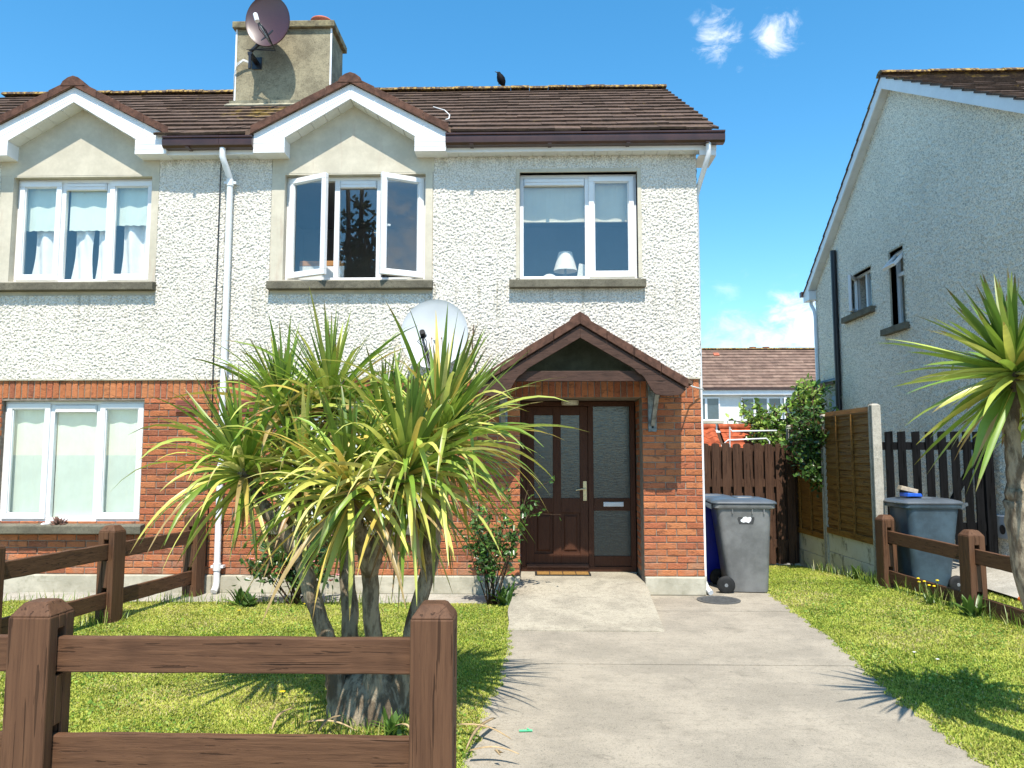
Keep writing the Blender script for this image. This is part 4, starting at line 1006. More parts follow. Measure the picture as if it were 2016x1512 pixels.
def nwindow(h, kind):
    y0, y1, z0, z1 = h; xf = NX + .10
    fr = MB()
    def fr_rect(m, a, b, c, d, w, x0, x1):
        m.box(x0, x1, a, b, c, c + w).box(x0, x1, a, b, d - w, d).box(x0, x1, a, a + w, c + w, d - w).box(x0, x1, b - w, b, c + w, d - w)
    fr_rect(fr, y0, y1, z0, z1, .045, xf, xf + .06)
    if kind == 'side':
        ym = (y0 + y1) / 2; fr.box(xf + .002, xf + .058, ym - .03, ym + .03, z0 + .045, z1 - .045); win = fr.build('window', M_white, nb)
        MB().box(xf + .03, xf + .036, y0 + .045, ym - .03, z0 + .045, z1 - .045).build('pane', M_glass, win)
        s = MB(); fr_rect(s, ym, y1 - .03, z0 + .03, z1 - .03, .055, xf - .02, xf + .03); p = MB().box(xf + .0, xf + .006, ym + .05, y1 - .08, z0 + .08, z1 - .08)
        T = Matrix.Translation((xf, y1 - .03, 0)) @ Matrix.Rotation(R(-40), 4, 'Z') @ Matrix.Translation((-xf, -(y1 - .03), 0))
    else:
        zm = z1 - .40; fr.box(xf + .002, xf + .058, y0 + .045, y1 - .045, zm - .03, zm + .03); win = fr.build('window', M_white, nb)
        MB().box(xf + .03, xf + .036, y0 + .045, y1 - .045, z0 + .045, zm - .03).build('pane', M_glass, win)
        s = MB(); fr_rect(s, y0 + .03, y1 - .03, zm, z1 - .03, .055, xf - .02, xf + .03); p = MB().box(xf, xf + .006, y0 + .08, y1 - .08, zm + .05, z1 - .08)
        T = Matrix.Translation((xf, 0, z1 - .03)) @ Matrix.Rotation(R(42), 4, 'Y') @ Matrix.Translation((-xf, 0, -(z1 - .03)))
    for q in (s, p): q.v = [tuple(T @ Vector(t)) for t in q.v]
    s.build('sash', M_white, win); p.build('pane', M_glass, win)
    sr = MB().box(NX - .012, NX + .10, y0 - .03, y0, z0, z1).box(NX - .012, NX + .10, y1, y1 + .03, z0, z1).box(NX - .012, NX + .10, y0 - .03, y1 + .03, z1, z1 + .03); sr.build('window_surround', M_plinth, win)
    MB().box(NX - .10, NX + .14, y0 - .12, y1 + .25, z0 - .11, z0 - .002).build('sill', M_sill, win, bevel=.004)
nwindow(NW1, 'side'); nwindow(NW2, 'top')
mb_ = thing('meter_box', 'grey electric meter box on the neighbour wall beside the black gate', 'meter box', (5.97, 1.62, 1.15))
MB().box(5.93, 5.995, 1.40, 1.84, 1.15, 1.765).build('casing', M_meter, mb_, bevel=.008); MB().box(5.922, 5.9295, 1.43, 1.81, 1.18, 1.735).build('door', M_meter, mb_, bevel=.003)
for y, l in ((1.48, 'square grey gas meter box low on the neighbour wall, left one'), (1.16, 'grey gas meter box low on the neighbour wall with black ring, right one')):
    g = thing('gas_meter_box', l, 'meter box', (5.97, y, .50), 'gas meter boxes')
    MB().box(5.92, 5.995, y - .13, y + .13, .50, .80).build('casing', M_meter, g, bevel=.02); MB().lathe([(.0, 0), (.06, 0), (.06, .006), (.045, .006), (.045, .002), (0, .002)], (5.919, y, .62), Matrix.Rotation(R(-90), 3, 'Y'), n=20).build('cover_ring', M_black if y < 1.3 else M_meter, g)

# ================================================================== BACKGROUND HOUSES
bg = thing('terrace_house', 'white rendered house with brown tiled roof far behind the side gate', 'house', (14, 34, 0))
MB().box(4, 24, 31.3, 38, -.3, 4.9).build('wall', M_bgwall, bg)
m = MB(); roof_tiles(m, 4, 24, 30.9, 4.95, 34.4, 7.42, None, .33, .6, .05, [(.19, .125, .095), (.21, .14, .105), (.17, .11, .083)], .05); br_ = m.build('roof', M_bgtile, bg)
MB().add([(4, 30.9, 4.9), (24, 30.9, 4.9), (24, 34.4, 7.35), (4, 34.4, 7.35), (24, 38, 4.9), (4, 38, 4.9)], [(0, 1, 2, 3), (3, 2, 4, 5)]).build('roof_deck', M_black, br_, fix=False)
m = MB(); ridge_row(m, 4, 24, 34.4, 7.45, .45, .16); m.build('ridge_tile', M_lichen_ridge, br_)
MB().box(4, 24, 30.86, 30.96, 4.85, 4.97).build('gutter', M_gutter, bg); MB().box(4, 24, 30.97, 31.02, 4.62, 4.849).build('fascia', M_white, bg); MB().box(4, 24, 31.02, 31.3, 4.60, 4.64).build('soffit', M_white_soffit, bg)
for x in (12.6, 13.35): MB().lathe([(.16, 0), (.14, .05), (.16, .26), (.19, .30), (.19, .34), (.12, .34), (.12, .1), (0, .1)], (x, 35, 7.30), n=16).build('chimney_pot', M_terracotta, br_, smooth='angle')
MB().box(12.2, 13.8, 34.7, 35.3, 6.8, 7.32).build('chimney', M_chim, br_)
MB().obox((10.25, 31.55 + 2.3, 7.05), (.30, .3, .12), Matrix.Rotation(R(35), 3, 'X')).build('roof_vent', M_terracotta, br_)
for x0_, x1_, n_, op in ((7.6, 9.75, 3, False), (10.85, 13.6, 4, True)):
    fr = MB(); frame_rect(fr, x0_, x1_, 3.28, 4.5, .07, 31.22, 31.30); w_ = (x1_ - x0_) / n_
    for k in range(1, n_): fr.box(x0_ + k * w_ - .06, x0_ + k * w_ + .06, 31.221, 31.299, 3.35, 4.43)
    win = fr.build('window', M_white, bg)
    for k in range(n_): MB().box(x0_ + k * w_ + .06, x0_ + (k + 1) * w_ - .06, 31.26, 31.27, 3.35, 4.43).build('pane', simple('dark pane', (.06, .09, .11), .08, .8, .1, 2) if k == 0 else bpy.data.materials['dark pane'], win)
    MB().box(x0_ - .15, x1_ + .15, 31.12, 31.3, 3.14, 3.275).build('sill', M_plinth, win)
sash = MB(); frame_rect(sash, 12.95, 13.5, 3.33, 4.45, .07, 30.9, 30.95); sash.build('sash', M_white, [o for o in bpy.data.objects if o.parent == bg and o.name.startswith('window')][-1])
# red tiled shed roof behind the gate
sh = thing('garden_shed', 'low red tiled shed roof rising behind the brown gate', 'shed', (3.3, 6.8, 0))
MB().box(3.05, 4.6, 6.6, 8.6, -.2, 1.75).build('wall', M_brick if False else M_pebble_grey, sh)
pt = MB(); 
for k in range(6):                                       # pantiles: rows of S waves
    za, zb = 1.42 + k * .11, 1.42 + (k + 1) * .11 + .02; ya, yb = 6.10 + k * .15, 6.10 + (k + 1) * .15 + .03; n_ = 40; v = []; f = []
    for i in range(n_ + 1):
        x = 3.0 + (3.72 - 3.0) * i / n_; w_ = .045 * (.5 + .5 * math.sin(x * 2 * math.pi / .24)) ** .8
        v += [(x, ya, za + w_ + .02), (x, yb, zb + w_), (x, ya, za + w_ - .0)]
    for i in range(n_): o = 3 * i; f += [(o, o + 3, o + 4, o + 1), (o + 2, o, o + 3, o + 5)]
    pt.add(v, f)
rf = pt.build('pantile_roof', M_red_tile, sh, smooth='angle', fix=False)
m = MB(); roof_tiles(m, 3.82, 4.62, 6.10, 1.42, 7.0, 2.08, None, .15, .20, .02, [(.5, .12, .05)], .02); m.build('flat_tile_roof', M_red_tile, sh)
MB().tube([(2.98, 7.02, 2.11), (3.74, 7.02, 2.11)], .07, 12).tube([(3.80, 7.02, 2.11), (4.45, 7.02, 2.11)], .07, 12).build('ridge_tile', M_red_tile, sh, smooth='angle')
MB().prism([(6.25, 1.40), (7.0, 2.0), (8.4, 1.4)], 'x', 3.02, 4.58).build('gable_board', M_gate, sh)
ca = thing('clothes_airer', 'white tubular clothes airer sticking up behind the brown gate', 'clothes airer', (4.0, 4.9, -.2))
fr = MB().tube([(3.48, 5.0, -.2), (3.52, 5.0, 2.05), (3.56, 5.0, 1.97), (4.35, 5.0, 1.98)], .014, 8); fr.build('back_frame', M_pipe, ca, smooth=True)
fr = MB().tube([(3.30, 4.4, -.2), (3.28, 4.4, 1.76), (3.33, 4.4, 1.80), (3.98, 4.4, 1.83), (4.03, 4.4, 1.78), (4.02, 4.4, 1.4)], .013, 8); fr.build('front_frame', M_pipe, ca, smooth=True)

# ================================================================== SIDE GATE AND PANEL FENCE
gt = thing('side_gate', 'tall brown gate of overlapping round topped boards beside the house', 'gate', (3.1, 3.6, -.18))
bf = MB(); bb = MB(); x = 2.02; k = 0
def picket(mb, x, w, y0, y1, z0, z1):
    a = [(x, z0), (x + w, z0)] + [(x + w / 2 + w / 2 * math.cos(t), z1 - .03 + .03 * math.sin(t)) for t in [math.pi * i / 8 for i in range(9)]]
    mb.prism(a, 'y', y0, y1)
while x < 4.08:
    w = .125; picket(bf, x, w, 3.575, 3.595, -.15 + random.uniform(-.01, .01), 1.735 + random.uniform(-.012, .012)); picket(bb, x + .085, w, 3.652, 3.672, -.15, 1.70 + random.uniform(-.03, .01)); x += .168; k += 1
bf.build('front_board', M_gate, gt, bevel=.003); bb.build('back_board', M_gate, gt, bevel=.003)
for z in (.1, 1.05): MB().box(2.0, 4.12, 3.597, 3.65, z, z + .12).build('gate_rail', M_gate, gt)
FXX = 4.25
# fence panels and gravel boards between concrete posts
posts = [(.86, 2.17, 'nearest pale concrete fence post beside the black gate'), (2.48, 2.12, 'middle slim concrete fence post between the two lap panels'), (3.98, 2.02, 'far concrete fence post next to the brown gate')]
for y, zt, l in posts:
    z0_ = float(zg(y)) - .3; w = .055
    m = MB().box(FXX - w, FXX + w, y - .06, y - .02, z0_, zt).box(FXX - w, FXX + w, y + .02, y + .06, z0_, zt).box(FXX - .02, FXX + .02, y - .0195, y + .0195, z0_, zt)
    m.rings([[(FXX - w, y - .06, zt), (FXX + w, y - .06, zt), (FXX + w, y + .06, zt), (FXX - w, y + .06, zt)], [(FXX - .03, y - .03, zt + .02), (FXX + .03, y - .03, zt + .02), (FXX + .03, y + .03, zt + .02), (FXX - .03, y + .03, zt + .02)]])
    single(m, 'concrete_post', M_cpost, l, 'fence post', (FXX, y, z0_), 'concrete fence posts', bevel=.006)
for (ya, yb, zt, l, l2) in ((.93, 2.42, 2.085, 'nearer orange brown lap fence panel', 'under the nearer lap fence panel'), (2.54, 3.92, 1.97, 'farther lap fence panel under the ivy', 'under the farther lap fence panel')):
    zb = float(zg((ya + yb) / 2)); z0_ = zb + .52
    fp = thing('fence_panel', l, 'fence panel', (FXX, (ya + yb) / 2, z0_), 'lap fence panels')
    sl_ = MB(); z = z0_
    while z < zt - .03:
        t = random.uniform(-.004, .004); h = .105
        sl_.add([(FXX - .032, ya, z + t), (FXX - .032, yb, z - t), (FXX - .012, yb, z + h + .02 - t), (FXX - .012, ya, z + h + .02 + t), (FXX - .022, ya, z + t), (FXX - .022, yb, z - t), (FXX - .003, yb, z + h + .02 - t), (FXX - .003, ya, z + h + .02 + t)],
                [(0, 1, 2, 3), (7, 6, 5, 4), (0, 4, 5, 1), (1, 5, 6, 2), (2, 6, 7, 3), (3, 7, 4, 0)]); z += .098
    sl_.build('lap_slats', M_lap, fp)
    for t in (.36, .70): y = ya + (yb - ya) * t; MB().box(FXX - .055, FXX - .0325, y - .018, y + .018, z0_ + .02, zt + .005).build('batten', M_lap, fp)
    MB().box(FXX - .05, FXX + .01, ya, yb, z0_ - .02, z0_ + .06).build('bottom_rail', M_lap, fp); MB().box(FXX - .045, FXX + .015, ya, yb, zt - .005, zt + .018).build('cap_rail', M_lap, fp)
    for k, w_ in ((0, 'lower'), (1, 'upper')):
        za = zb + k * .262 - .02 - (.1 if k == 0 else 0)
        single(MB().box(FXX - .028 + k * .003, FXX + .02, ya, yb, za, zb + (k + 1) * .262 - .024), 'gravel_board', M_gboard, f'{w_} peeling white concrete board {l2}', 'gravel board', (FXX, (ya + yb) / 2, za), 'concrete gravel boards', bevel=.004)
# neighbour's black gate
bgt = thing('picket_gate', 'black slatted gate with a diagonal brace beside the neighbour wall', 'gate', (5.05, 1.2, .4))
pk = MB(); xs_ = [4.52, 4.68, 4.86, 5.03, 5.19, 5.35, 5.50, 5.63]
for x in xs_: pk.prism([(x, .42), (x + .10, .42), (x + .10, 1.86), (x, 1.86 - .01)], 'y', 1.19, 1.21)
pk.build('slats', M_black_wood, bgt, bevel=.003)
fr = MB().box(4.40, 5.75, 1.211, 1.25, .60, .70).box(4.40, 5.75, 1.211, 1.25, 1.62, 1.72); fr.bar((5.2, 1.232, .72), (5.72, 1.232, 1.60), .036, .10, up=(0, 1, 0)); fr.build('brace_frame', M_black_wood, bgt)
MB().box(5.755, 5.87, 1.18, 1.28, .1, 1.82).build('gate_post', M_black_wood, bgt, bevel=.005)

# ================================================================== POST AND RAIL FENCES
def frp(c, dx, dy, hw, hd, z): return [tuple(c + dx * a + dy * b) [:2] + (z,) for a, b in ((-hw, -hd), (hw, -hd), (hw, hd), (-hw, hd))]
def rail_post(parent, x, y, zt, rails, dirv, w=.17, zb=-.3, name='post'):
    """post with a through slot for each rail: two cheeks and filler blocks; dirv = rail direction"""
    t = Vector((dirv[0], dirv[1], 0)).normalized(); nrm = Vector((-t.y, t.x, 0)); c = Vector((x, y, 0)); h = w / 2; m = MB(); zc = zt - .055
    def blk(n0, n1, za, zb_): 
        m.add([tuple(c + t * a + nrm * b + Vector((0, 0, z))) for z in (za, zb_) for a, b in ((-h, n0), (h, n0), (h, n1), (-h, n1))], [(3, 2, 1, 0), (4, 5, 6, 7), (0, 1, 5, 4), (1, 2, 6, 5), (2, 3, 7, 6), (3, 0, 4, 7)])
    s = .026
    blk(-h, -s, zb, zc); blk(s, h, zb, zc); z = zb
    for r in sorted(rails): blk(-s, s, z, r - .008); z = r + .185
    blk(-s, s, z, zc)
    cap = [[tuple(c + t * (a * k) + nrm * (b * k) + Vector((0, 0, z_))) for a, b in ((-h, -h), (h, -h), (h, h), (-h, h))] for k, z_ in ((1, zc), (.60, zt - .005), (.5, zt))]
    m.rings(cap)
    return m.build(name, M_wood_z, parent, bevel=.007)
def rail(parent, a, b, z, mat, h=.145, th=.042, za=None):
    m = MB(); A = Vector((a[0], a[1], z + h / 2)); B = Vector((b[0], b[1], z + h / 2 + (za or 0)))
    n = 12; d = (B - A); t = d.normalized(); nr = Vector((-t.y, t.x, 0)).normalized(); rr = []
    for k in range(n + 1):
        p = A + d * k / n + Vector((0, 0, random.uniform(-.0015, .0015))); hh = h / 2 + random.uniform(-.0015, .0015)
        rr.append([p + nr * th / 2 + Vector((0, 0, hh)), p - nr * th / 2 + Vector((0, 0, hh)), p - nr * th / 2 - Vector((0, 0, hh)), p + nr * th / 2 - Vector((0, 0, hh))])
    m.rings(rr); return m.build('rail', mat, parent, bevel=.006)
ff = thing('post_and_rail_fence', 'nearest brown fence with two thick rails across the front lawn', 'fence', (-1.3, -5.48, 0))
PYF = -5.47
px_ = [-3.82, -2.10, -.415]
for x in px_: rail_post(ff, x, PYF, .945, [.245, .645], (1, 0), .178)
for x0_, x1_ in zip(px_[:-1], px_[1:]):
    for z in (.25, .65): rail(ff, (x0_ + .02, PYF), (x1_ - .02, PYF), z, M_wood_x)
lfence = thing('post_and_rail_fence', 'brown side fence between the two front lawns, running to the downpipe', 'fence', (-4.0, -1.5, 0))
LP = [(-3.775, -.17, .925), (-3.985, -1.50, .895), (-4.20, -2.88, .90), (-4.40, -4.2, .90)]
for x, y, zt in LP: rail_post(lfence, x, y, zt, [.135, .58], (.15, 1), .17)
for (xa, ya, _), (xb, yb, _) in zip(LP[:-1], LP[1:]):
    for z in (.135, .58): rail(lfence, (xa, ya), (xb, yb), z, M_wood_y)
rfence = thing('post_and_rail_fence', 'brown side fence on the right between grass strip and neighbour bin', 'fence', (4.4, -.8, 0))
RP = [(4.21, .60, .845), (4.40, -.86, .81), (4.56, -2.45, .77)]
for x, y, zt in RP: rail_post(rfence, x, y, zt, [zt - .785, zt - .33], (-.1, 1), .17)
for (xa, ya, ta), (xb, yb, t2) in zip(RP[:-1], RP[1:]):
    for z in (.785, .325): rail(rfence, (xa, ya), (xb, yb), ta - z, M_wood_y, za=t2 - ta)

# ================================================================== WHEELIE BINS
def rrect(cx, hx, hy, r, z, n=5):
    pts = []
    for qx, qy, a0 in ((1, 1, 0), (-1, 1, 90), (-1, -1, 180), (1, -1, 270)):
        for i in range(n + 1):
            a = R(a0 + 90 * i / n); pts.append(Vector((cx + qx * (hx - r) + r * math.cos(a), qy * (hy - r) + r * math.sin(a), z)))
    return pts
def wheelie_bin(body, lid, label, sticker):
    """front of the bin towards +x, wheels and handle at -x; origin on the ground"""
    b = thing('wheelie_bin', label, 'bin', (0, 0, 0), 'wheelie bins')
    m = MB().rings([rrect(.05, .215, .235, .05, .02), rrect(.05, .225, .24, .06, .05), rrect(.03, .27, .262, .07, .55), rrect(.012, .305, .28, .075, .93), rrect(.012, .307, .282, .075, .96)])
    bd = m.build('body', body, b, smooth='angle')
    m = MB().rings([rrect(.015, .33, .295, .06, .955), rrect(.018, .345, .302, .06, .965), rrect(.018, .345, .302, .06, 1.0), rrect(.015, .325, .29, .06, 1.005)]); m.build('rim', body, b, smooth='angle')
    for x in (-.12, .1, .23): MB().box(x - .006, x + .006, -.296, -.278, .90, .954).build('rib', body, b)
    m = MB().rings([rrect(.02, .36, .308, .06, 1.006), rrect(.02, .365, .312, .06, 1.02), rrect(.02, .345, .295, .07, 1.045), rrect(.02, .25, .22, .08, 1.068), rrect(.02, .22, .19, .08, 1.070)]); l = m.build('lid', lid, b, smooth='angle')
    MB().rings([rrect(.05, .12, .14, .04, 1.0695), rrect(.05, .11, .13, .04, 1.082)]).build('lid_boss', lid, l, smooth='angle')
    MB().box(.365, .395, -.12, .12, 1.008, 1.02).build('lid_grip', lid, l, bevel=.004)
    h = MB().tube([(-.40, -.22, 1.0), (-.40, .22, 1.0)], .016, 10)
    for y in (-.2, -.07, .07, .2): h.prism([(-.335, .94), (-.335, 1.0), (-.42, 1.022), (-.425, .99)], 'y', y - .014, y + .014)
    h.build('handle', lid, b, smooth='angle')
    MB().tube([(-.21, -.30, .10), (-.21, .30, .10)], .012, 8).build('axle', M_metal, b)
    for s in (-1, 1):
        rot = Matrix.Rotation(-R(90) * s, 3, 'X')
        w = MB().lathe([(.06, -.028), (.086, -.026), (.10, -.014), (.10, .014), (.086, .026), (.06, .028)], (-.21, s * .285, .10), rot, 28).build('wheel', M_rubber, b, smooth='angle')
        hb = MB().lathe([(.066, -.022), (.066, .024), (.054, .02), (.03, .012), (.022, .026), (.018, .03), (0, .03)], (-.21, s * .285, .10), rot, 28)
        hb.build('hub', M_hub, w, smooth='angle')
    if sticker:
        y = -.284
        sc = MB(); sc.prism([(-.065, .80), (.09, .80), (.105, .86), (.10, .905), (-.06, .91), (-.085, .86)], 'y', -.0, -.0015); sc.v = [(x + .02, -.2712 - (z - .78) * .04 + t, z - .02) for x, t, z in sc.v]; sc.build('scuffed_patch', M_scuff, b)
        st = MB(); st.prism([(-.055, .83), (-.03, .82), (0, .826), (.03, .815), (.055, .84), (.062, .87), (.05, .885), (.02, .878), (0, .888), (-.03, .88), (-.04, .862), (-.06, .85)], 'y', -.001, -.003); st.v = [(x + .03, -.2712 - (z - .78) * .04 + t, z - .02) for x, t, z in st.v]; st.build('sticker', M_sticker, b)
    return b
gb = wheelie_bin(M_bin_grey, M_bin_lid, 'dark grey wheelie bin with a torn white sticker beside the brick corner', True)
bb_ = wheelie_bin(M_bin_blue, M_bin_lid, 'blue bodied wheelie bin tucked behind the grey bin at the corner', False)
nbn = wheelie_bin(M_bin_slate, M_bin_lid, 'blue grey wheelie bin behind the right fence, wheels to the right', False)
gb.location = (2.425, .40, -.01); gb.rotation_euler = (0, 0, R(-5)); bb_.location = (2.25, 1.13, -.02); bb_.rotation_euler = (0, 0, R(-90))
nbn.location = (4.66, .58, -.02); nbn.rotation_euler = (0, 0, R(180)); nbn.scale = (.97, .97, 1.0)
single(MB().prism([(4.40, 1.068), (4.58, 1.068), (4.565, 1.105), (4.41, 1.11)], 'y', .42, .62), 'plastic_tray', M_sky_plastic, 'bright blue plastic tray lying on the neighbour bin lid', 'tray', (4.5, .5, 1.068), bevel=.006)
single(MB().obox((4.47, .55, 1.147), (.20, .10, .05), Matrix.Rotation(R(14), 3, 'Y')), 'timber_block', M_wood_raw, 'pale timber offcut resting on the blue tray', 'wood', (4.47, .55, 1.14), bevel=.004)

# small things on the ground
mc = MB().lathe([(0, .0), (.23, 0), (.23, .008), (.20, .010), (.195, .006), (0, .006)], (2.0, -.30, .001), n=40)
for k in range(-4, 5):
    L = math.sqrt(.185 ** 2 - (k * .04) ** 2); mc.box(2.0 - L, 2.0 + L, -.30 + k * .04 - .008, -.30 + k * .04 + .008, .0071, .0105)
single(mc, 'manhole_cover', M_iron, 'round iron manhole cover set in the concrete near the bins', 'manhole cover', (2.0, -.3, 0), smooth='angle')
dm = thing('door_mat', 'brown door mat with pale squares in front of the door', 'mat', (.37, .50, .14))
MB().box(.03, .69, .40, .64, .143, .155).build('border', M_rubber, dm)
q = MB()
for k in range(4): q.box(.055 + k * .155, .20 + k * .155, .415, .625, .1552, .161)
q.build('coir_squares', M_mat, dm)
# ------------------------------------------------------------------ spiky trees
def blade(mb, base, d, L, w, droop, col, tipcol, seg=9, fold=.35, stiff=.35, twist=0, kinks=0):
    p = Vector(base); d = Vector(d).normalized(); side = d.cross(Vector((0, 0, 1)))
    if side.length < .05: side = Vector((1, 0, 0))
    side.normalize(); side = (Matrix.Rotation(twist, 3, d) @ side); vs = []; o = len(mb.v); step = L / seg; kink = random.randint(3, 7) if random.random() < kinks else -1
    for k in range(seg + 1):
        t = k / seg; wd = w * min(1, .55 + 2.2 * t) * (1 - t ** 2.6) + .0015
        up = side.cross(d).normalized()
        vs += [p - side * wd / 2 + up * fold * wd * .5, p, p + side * wd / 2 + up * fold * wd * .5]
        g = droop * (max(0, t - stiff) / (1 - stiff)) ** .8 * (1 - max(0, -d.z) ** 2 * .95)
        if k == kink: d = (d * .45 + Vector((random.uniform(-.25, .25), random.uniform(-.25, .25), -.8))).normalized()
        d = (d + Vector((0, 0, -1)) * g * 2.9 / seg).normalized(); side = (side - d * side.dot(d)).normalized(); p = p + d * step
    mb.v.extend([tuple(x) for x in vs])
    for k in range(seg):
        t = (k + .5) / seg; q = max(0, (t - .72) / .28) ** 2; c = tuple(a * (1 - q) + b * q for a, b in zip(col, tipcol))
        b_ = o + 3 * k
        mb.f += [(b_, b_ + 1, b_ + 4, b_ + 3), (b_ + 1, b_ + 2, b_ + 5, b_ + 4)]; mb.c += [c, c]
GREENS = [(.17, .28, .035), (.24, .35, .05), (.33, .42, .07), (.42, .48, .09), (.20, .30, .04)]
YEL = [(.58, .56, .12), (.54, .56, .13), (.64, .60, .20), (.56, .42, .09)]
BRN = (.16, .065, .025); TAN = (.42, .30, .12)
def rosette(parent, c, n, L, w, droopy, axis=(0, 0, 1), young=(.05, .11, .02), e0=-40, seed=0, yel=.5, name='leaf_rosette', stub=.04, skirt=0):
    """head of sword leaves: upright dark young ones in the middle, arching and hanging old ones outside"""
    rs = random.Random(seed); m = MB(); ax = Vector(axis).normalized(); rot = Vector((0, 0, 1)).rotation_difference(ax).to_matrix(); c = Vector(c)
    for k in range(n):
        t = (k + .5) / n                                # 0 outer/old ... 1 centre/young
        el = R(e0 + (88 - e0) * t ** .95 + rs.uniform(-9, 9)); az = k * 2.39996 + rs.uniform(-.25, .25)
        d = rot @ Vector((math.cos(az) * math.cos(el), math.sin(az) * math.cos(el), math.sin(el)))
        base = c + ax * (.10 * t - .05) + d * stub * .5
        dr = droopy * (1.25 - t) ** 1.3 * rs.uniform(.55, 1.45) if t < .78 else droopy * .12 * rs.random()
        if t > .75: col = tuple(a * .5 + b * .5 for a, b in zip(young, rs.choice(GREENS)))
        elif rs.random() < yel * (1 - t * .8): col = rs.choice(YEL)
        else: col = rs.choice(GREENS)
        if t < .12 and rs.random() < .35: col = TAN
        k2 = rs.uniform(.8, 1.2); col = tuple(a * k2 for a in col)
        tip = BRN if rs.random() < .45 else tuple(a * .9 for a in col)
        blade(m, base, d, L * rs.uniform(.60, 1.15) * (1 if t < .6 else 1 - .75 * (t - .6)), w * rs.uniform(.8, 1.15), dr, col, tip, stiff=rs.uniform(.05, .35), twist=rs.uniform(-.8, .8), kinks=.16 * (1 - t) if droopy > .6 else .04)
    for k in range(skirt):                              # older leaves hanging under the head
        az = rs.uniform(0, 6.28); el = R(rs.uniform(-70, -25)); d = rot @ Vector((math.cos(az) * math.cos(el), math.sin(az) * math.cos(el), math.sin(el)))
        col = rs.choice(YEL + GREENS + [TAN, (.30, .17, .06)]); q = rs.uniform(.6, 1.05); col = tuple(a * q for a in col)
        blade(m, c - ax * .08, d, L * rs.uniform(.6, 1.0), w * rs.uniform(.7, 1.1), 1.2, col, BRN if rs.random() < .5 else TAN, stiff=.05, twist=rs.uniform(-.8, .8))
    return m.build(name, M_palm, parent, smooth=True, fix=False)
def trunk(parent, pts, r, name='trunk'):
    P_ = [Vector(p) for p in pts]; out = []; rr = []
    n = 22
    for k in range(n + 1):
        t = k / n * (len(P_) - 1); i = min(int(t), len(P_) - 2); f = t - i
        out.append(P_[i].lerp(P_[i + 1], f) + Vector((random.uniform(-1, 1), random.uniform(-1, 1), 0)) * .006); rr.append((r[i] * (1 - f) + r[i + 1] * f) * random.uniform(.93, 1.07))
    m = MB().tube(out, rr, 14); return m.build(name, M_bark, parent, smooth=True)
TY = -4.05
ct = thing('cabbage_palm', 'large spiky cabbage palm with several trunks on the left front lawn', 'tree', (-.97, TY, 0))
CROT = Matrix.Rotation(R(1.5), 3, 'Z') @ Matrix.Rotation(R(95.2), 3, 'X'); CLOC = Vector((0, -8.78, 1.57))   # the survey point
def tp(px, py, Y):                                   # camera ray met with the plane y = Y (used for the heads of the spiky tree)
    d = Vector(((px - 1008) / 1510, -(py - 756) / 1510, -1)); d = CROT @ d; k = (Y + 8.78) / d.y; return CLOC + d * k
heads = [  # trunk, head pixel seen, depth, leaves, length, droop, axis
    (0, (478, 925), -3.95, 120, .74, 1.3, (-.30, -.1, 1), 1), (0, (600, 930), -3.9, 100, .68, 1.2, (-.2, .1, 1), 9),
    (1, (650, 800), -3.55, 135, .80, .70, (-.05, .1, 1), 2), (1, (560, 810), -3.7, 90, .72, .75, (-.35, .1, 1), 8),
    (2, (690, 968), -4.45, 125, .74, 1.35, (-.05, -.35, 1), 3), (2, (800, 935), -4.40, 140, .78, 1.35, (.1, -.3, 1), 4),
    (3, (862, 868), -4.10, 150, .90, 1.0, (.42, -.1, 1), 5), (3, (755, 850), -3.7, 100, .72, 1.0, (.05, .1, 1), 6), (3, (872, 880), -3.75, 80, .70, 1.0, (.45, .05, 1), 7)]
stems_ = [((-1.14, TY + .04, 0), (-1.25, TY, .47), (-1.42, TY, .95)), ((-1.08, TY + .10, 0), (-1.13, TY + .12, .47), (-1.20, TY + .25, 1.0)), ((-.95, TY - .04, 0), (-.95, TY - .05, .47), (-.97, TY - .12, .90)), ((-.84, TY + .06, 0), (-.74, TY + .03, .47), (-.62, TY + .04, .95))]
for k, sp_ in enumerate(stems_): trunk(ct, [sp_[0], tuple(Vector(sp_[0]).lerp(Vector(sp_[1]), .5)), sp_[1], sp_[2]], [.095, .062, .052, .048])
MB().lathe([(.26, -.05), (.22, .05), (.19, .14), (.15, .22), (.08, .27), (0, .29)], (-.99, TY + .06, 0), n=20).build('trunk_base', M_bark, ct, smooth=True)
for (ti, pix, Y, n_, L, dr, ax, sd_) in heads:
    h = tp(*pix, Y); ax_ = Vector(ax).normalized(); b = Vector(stems_[ti][2]); b0 = Vector(stems_[ti][1]).lerp(b, .92)
    trunk(ct, [b0, b.lerp(h, .3), h - ax_ * .12, h], [.05, .046, .042, .04], 'limb')
    rosette(ct, h, int(n_ * 1.0), L * .95, .037, dr * 1.12, ax, seed=sd_, e0=-20, skirt=24 if sd_ in (1, 3, 4, 5, 9) else 14, yel=.65 if sd_ in (1, 3, 4, 5) else .42)
rp = thing('cabbage_palm', 'single stiff cabbage palm at the right edge with broad green leaves', 'tree', (2.95, -4.35, 0))
RPY = -4.55
h1 = tp(1998, 735, RPY); h2 = tp(2100, 760, RPY + .1); fk = tp(2003, 955, RPY)
trunk(rp, [(2.86, RPY + .02, -.05), (2.80, RPY, .3), fk + Vector((.03, 0, -.45)), fk + Vector((.02, 0, -.1)), fk], [.085, .078, .072, .085, .06])
trunk(rp, [fk - Vector((0, 0, .05)), fk.lerp(h1, .5) + Vector((-.03, 0, 0)), h1], [.05, .038, .036], 'limb'); trunk(rp, [fk - Vector((0, 0, .05)), fk.lerp(h2, .5), h2], [.05, .04, .036], 'limb')
GR2 = GREENS; 
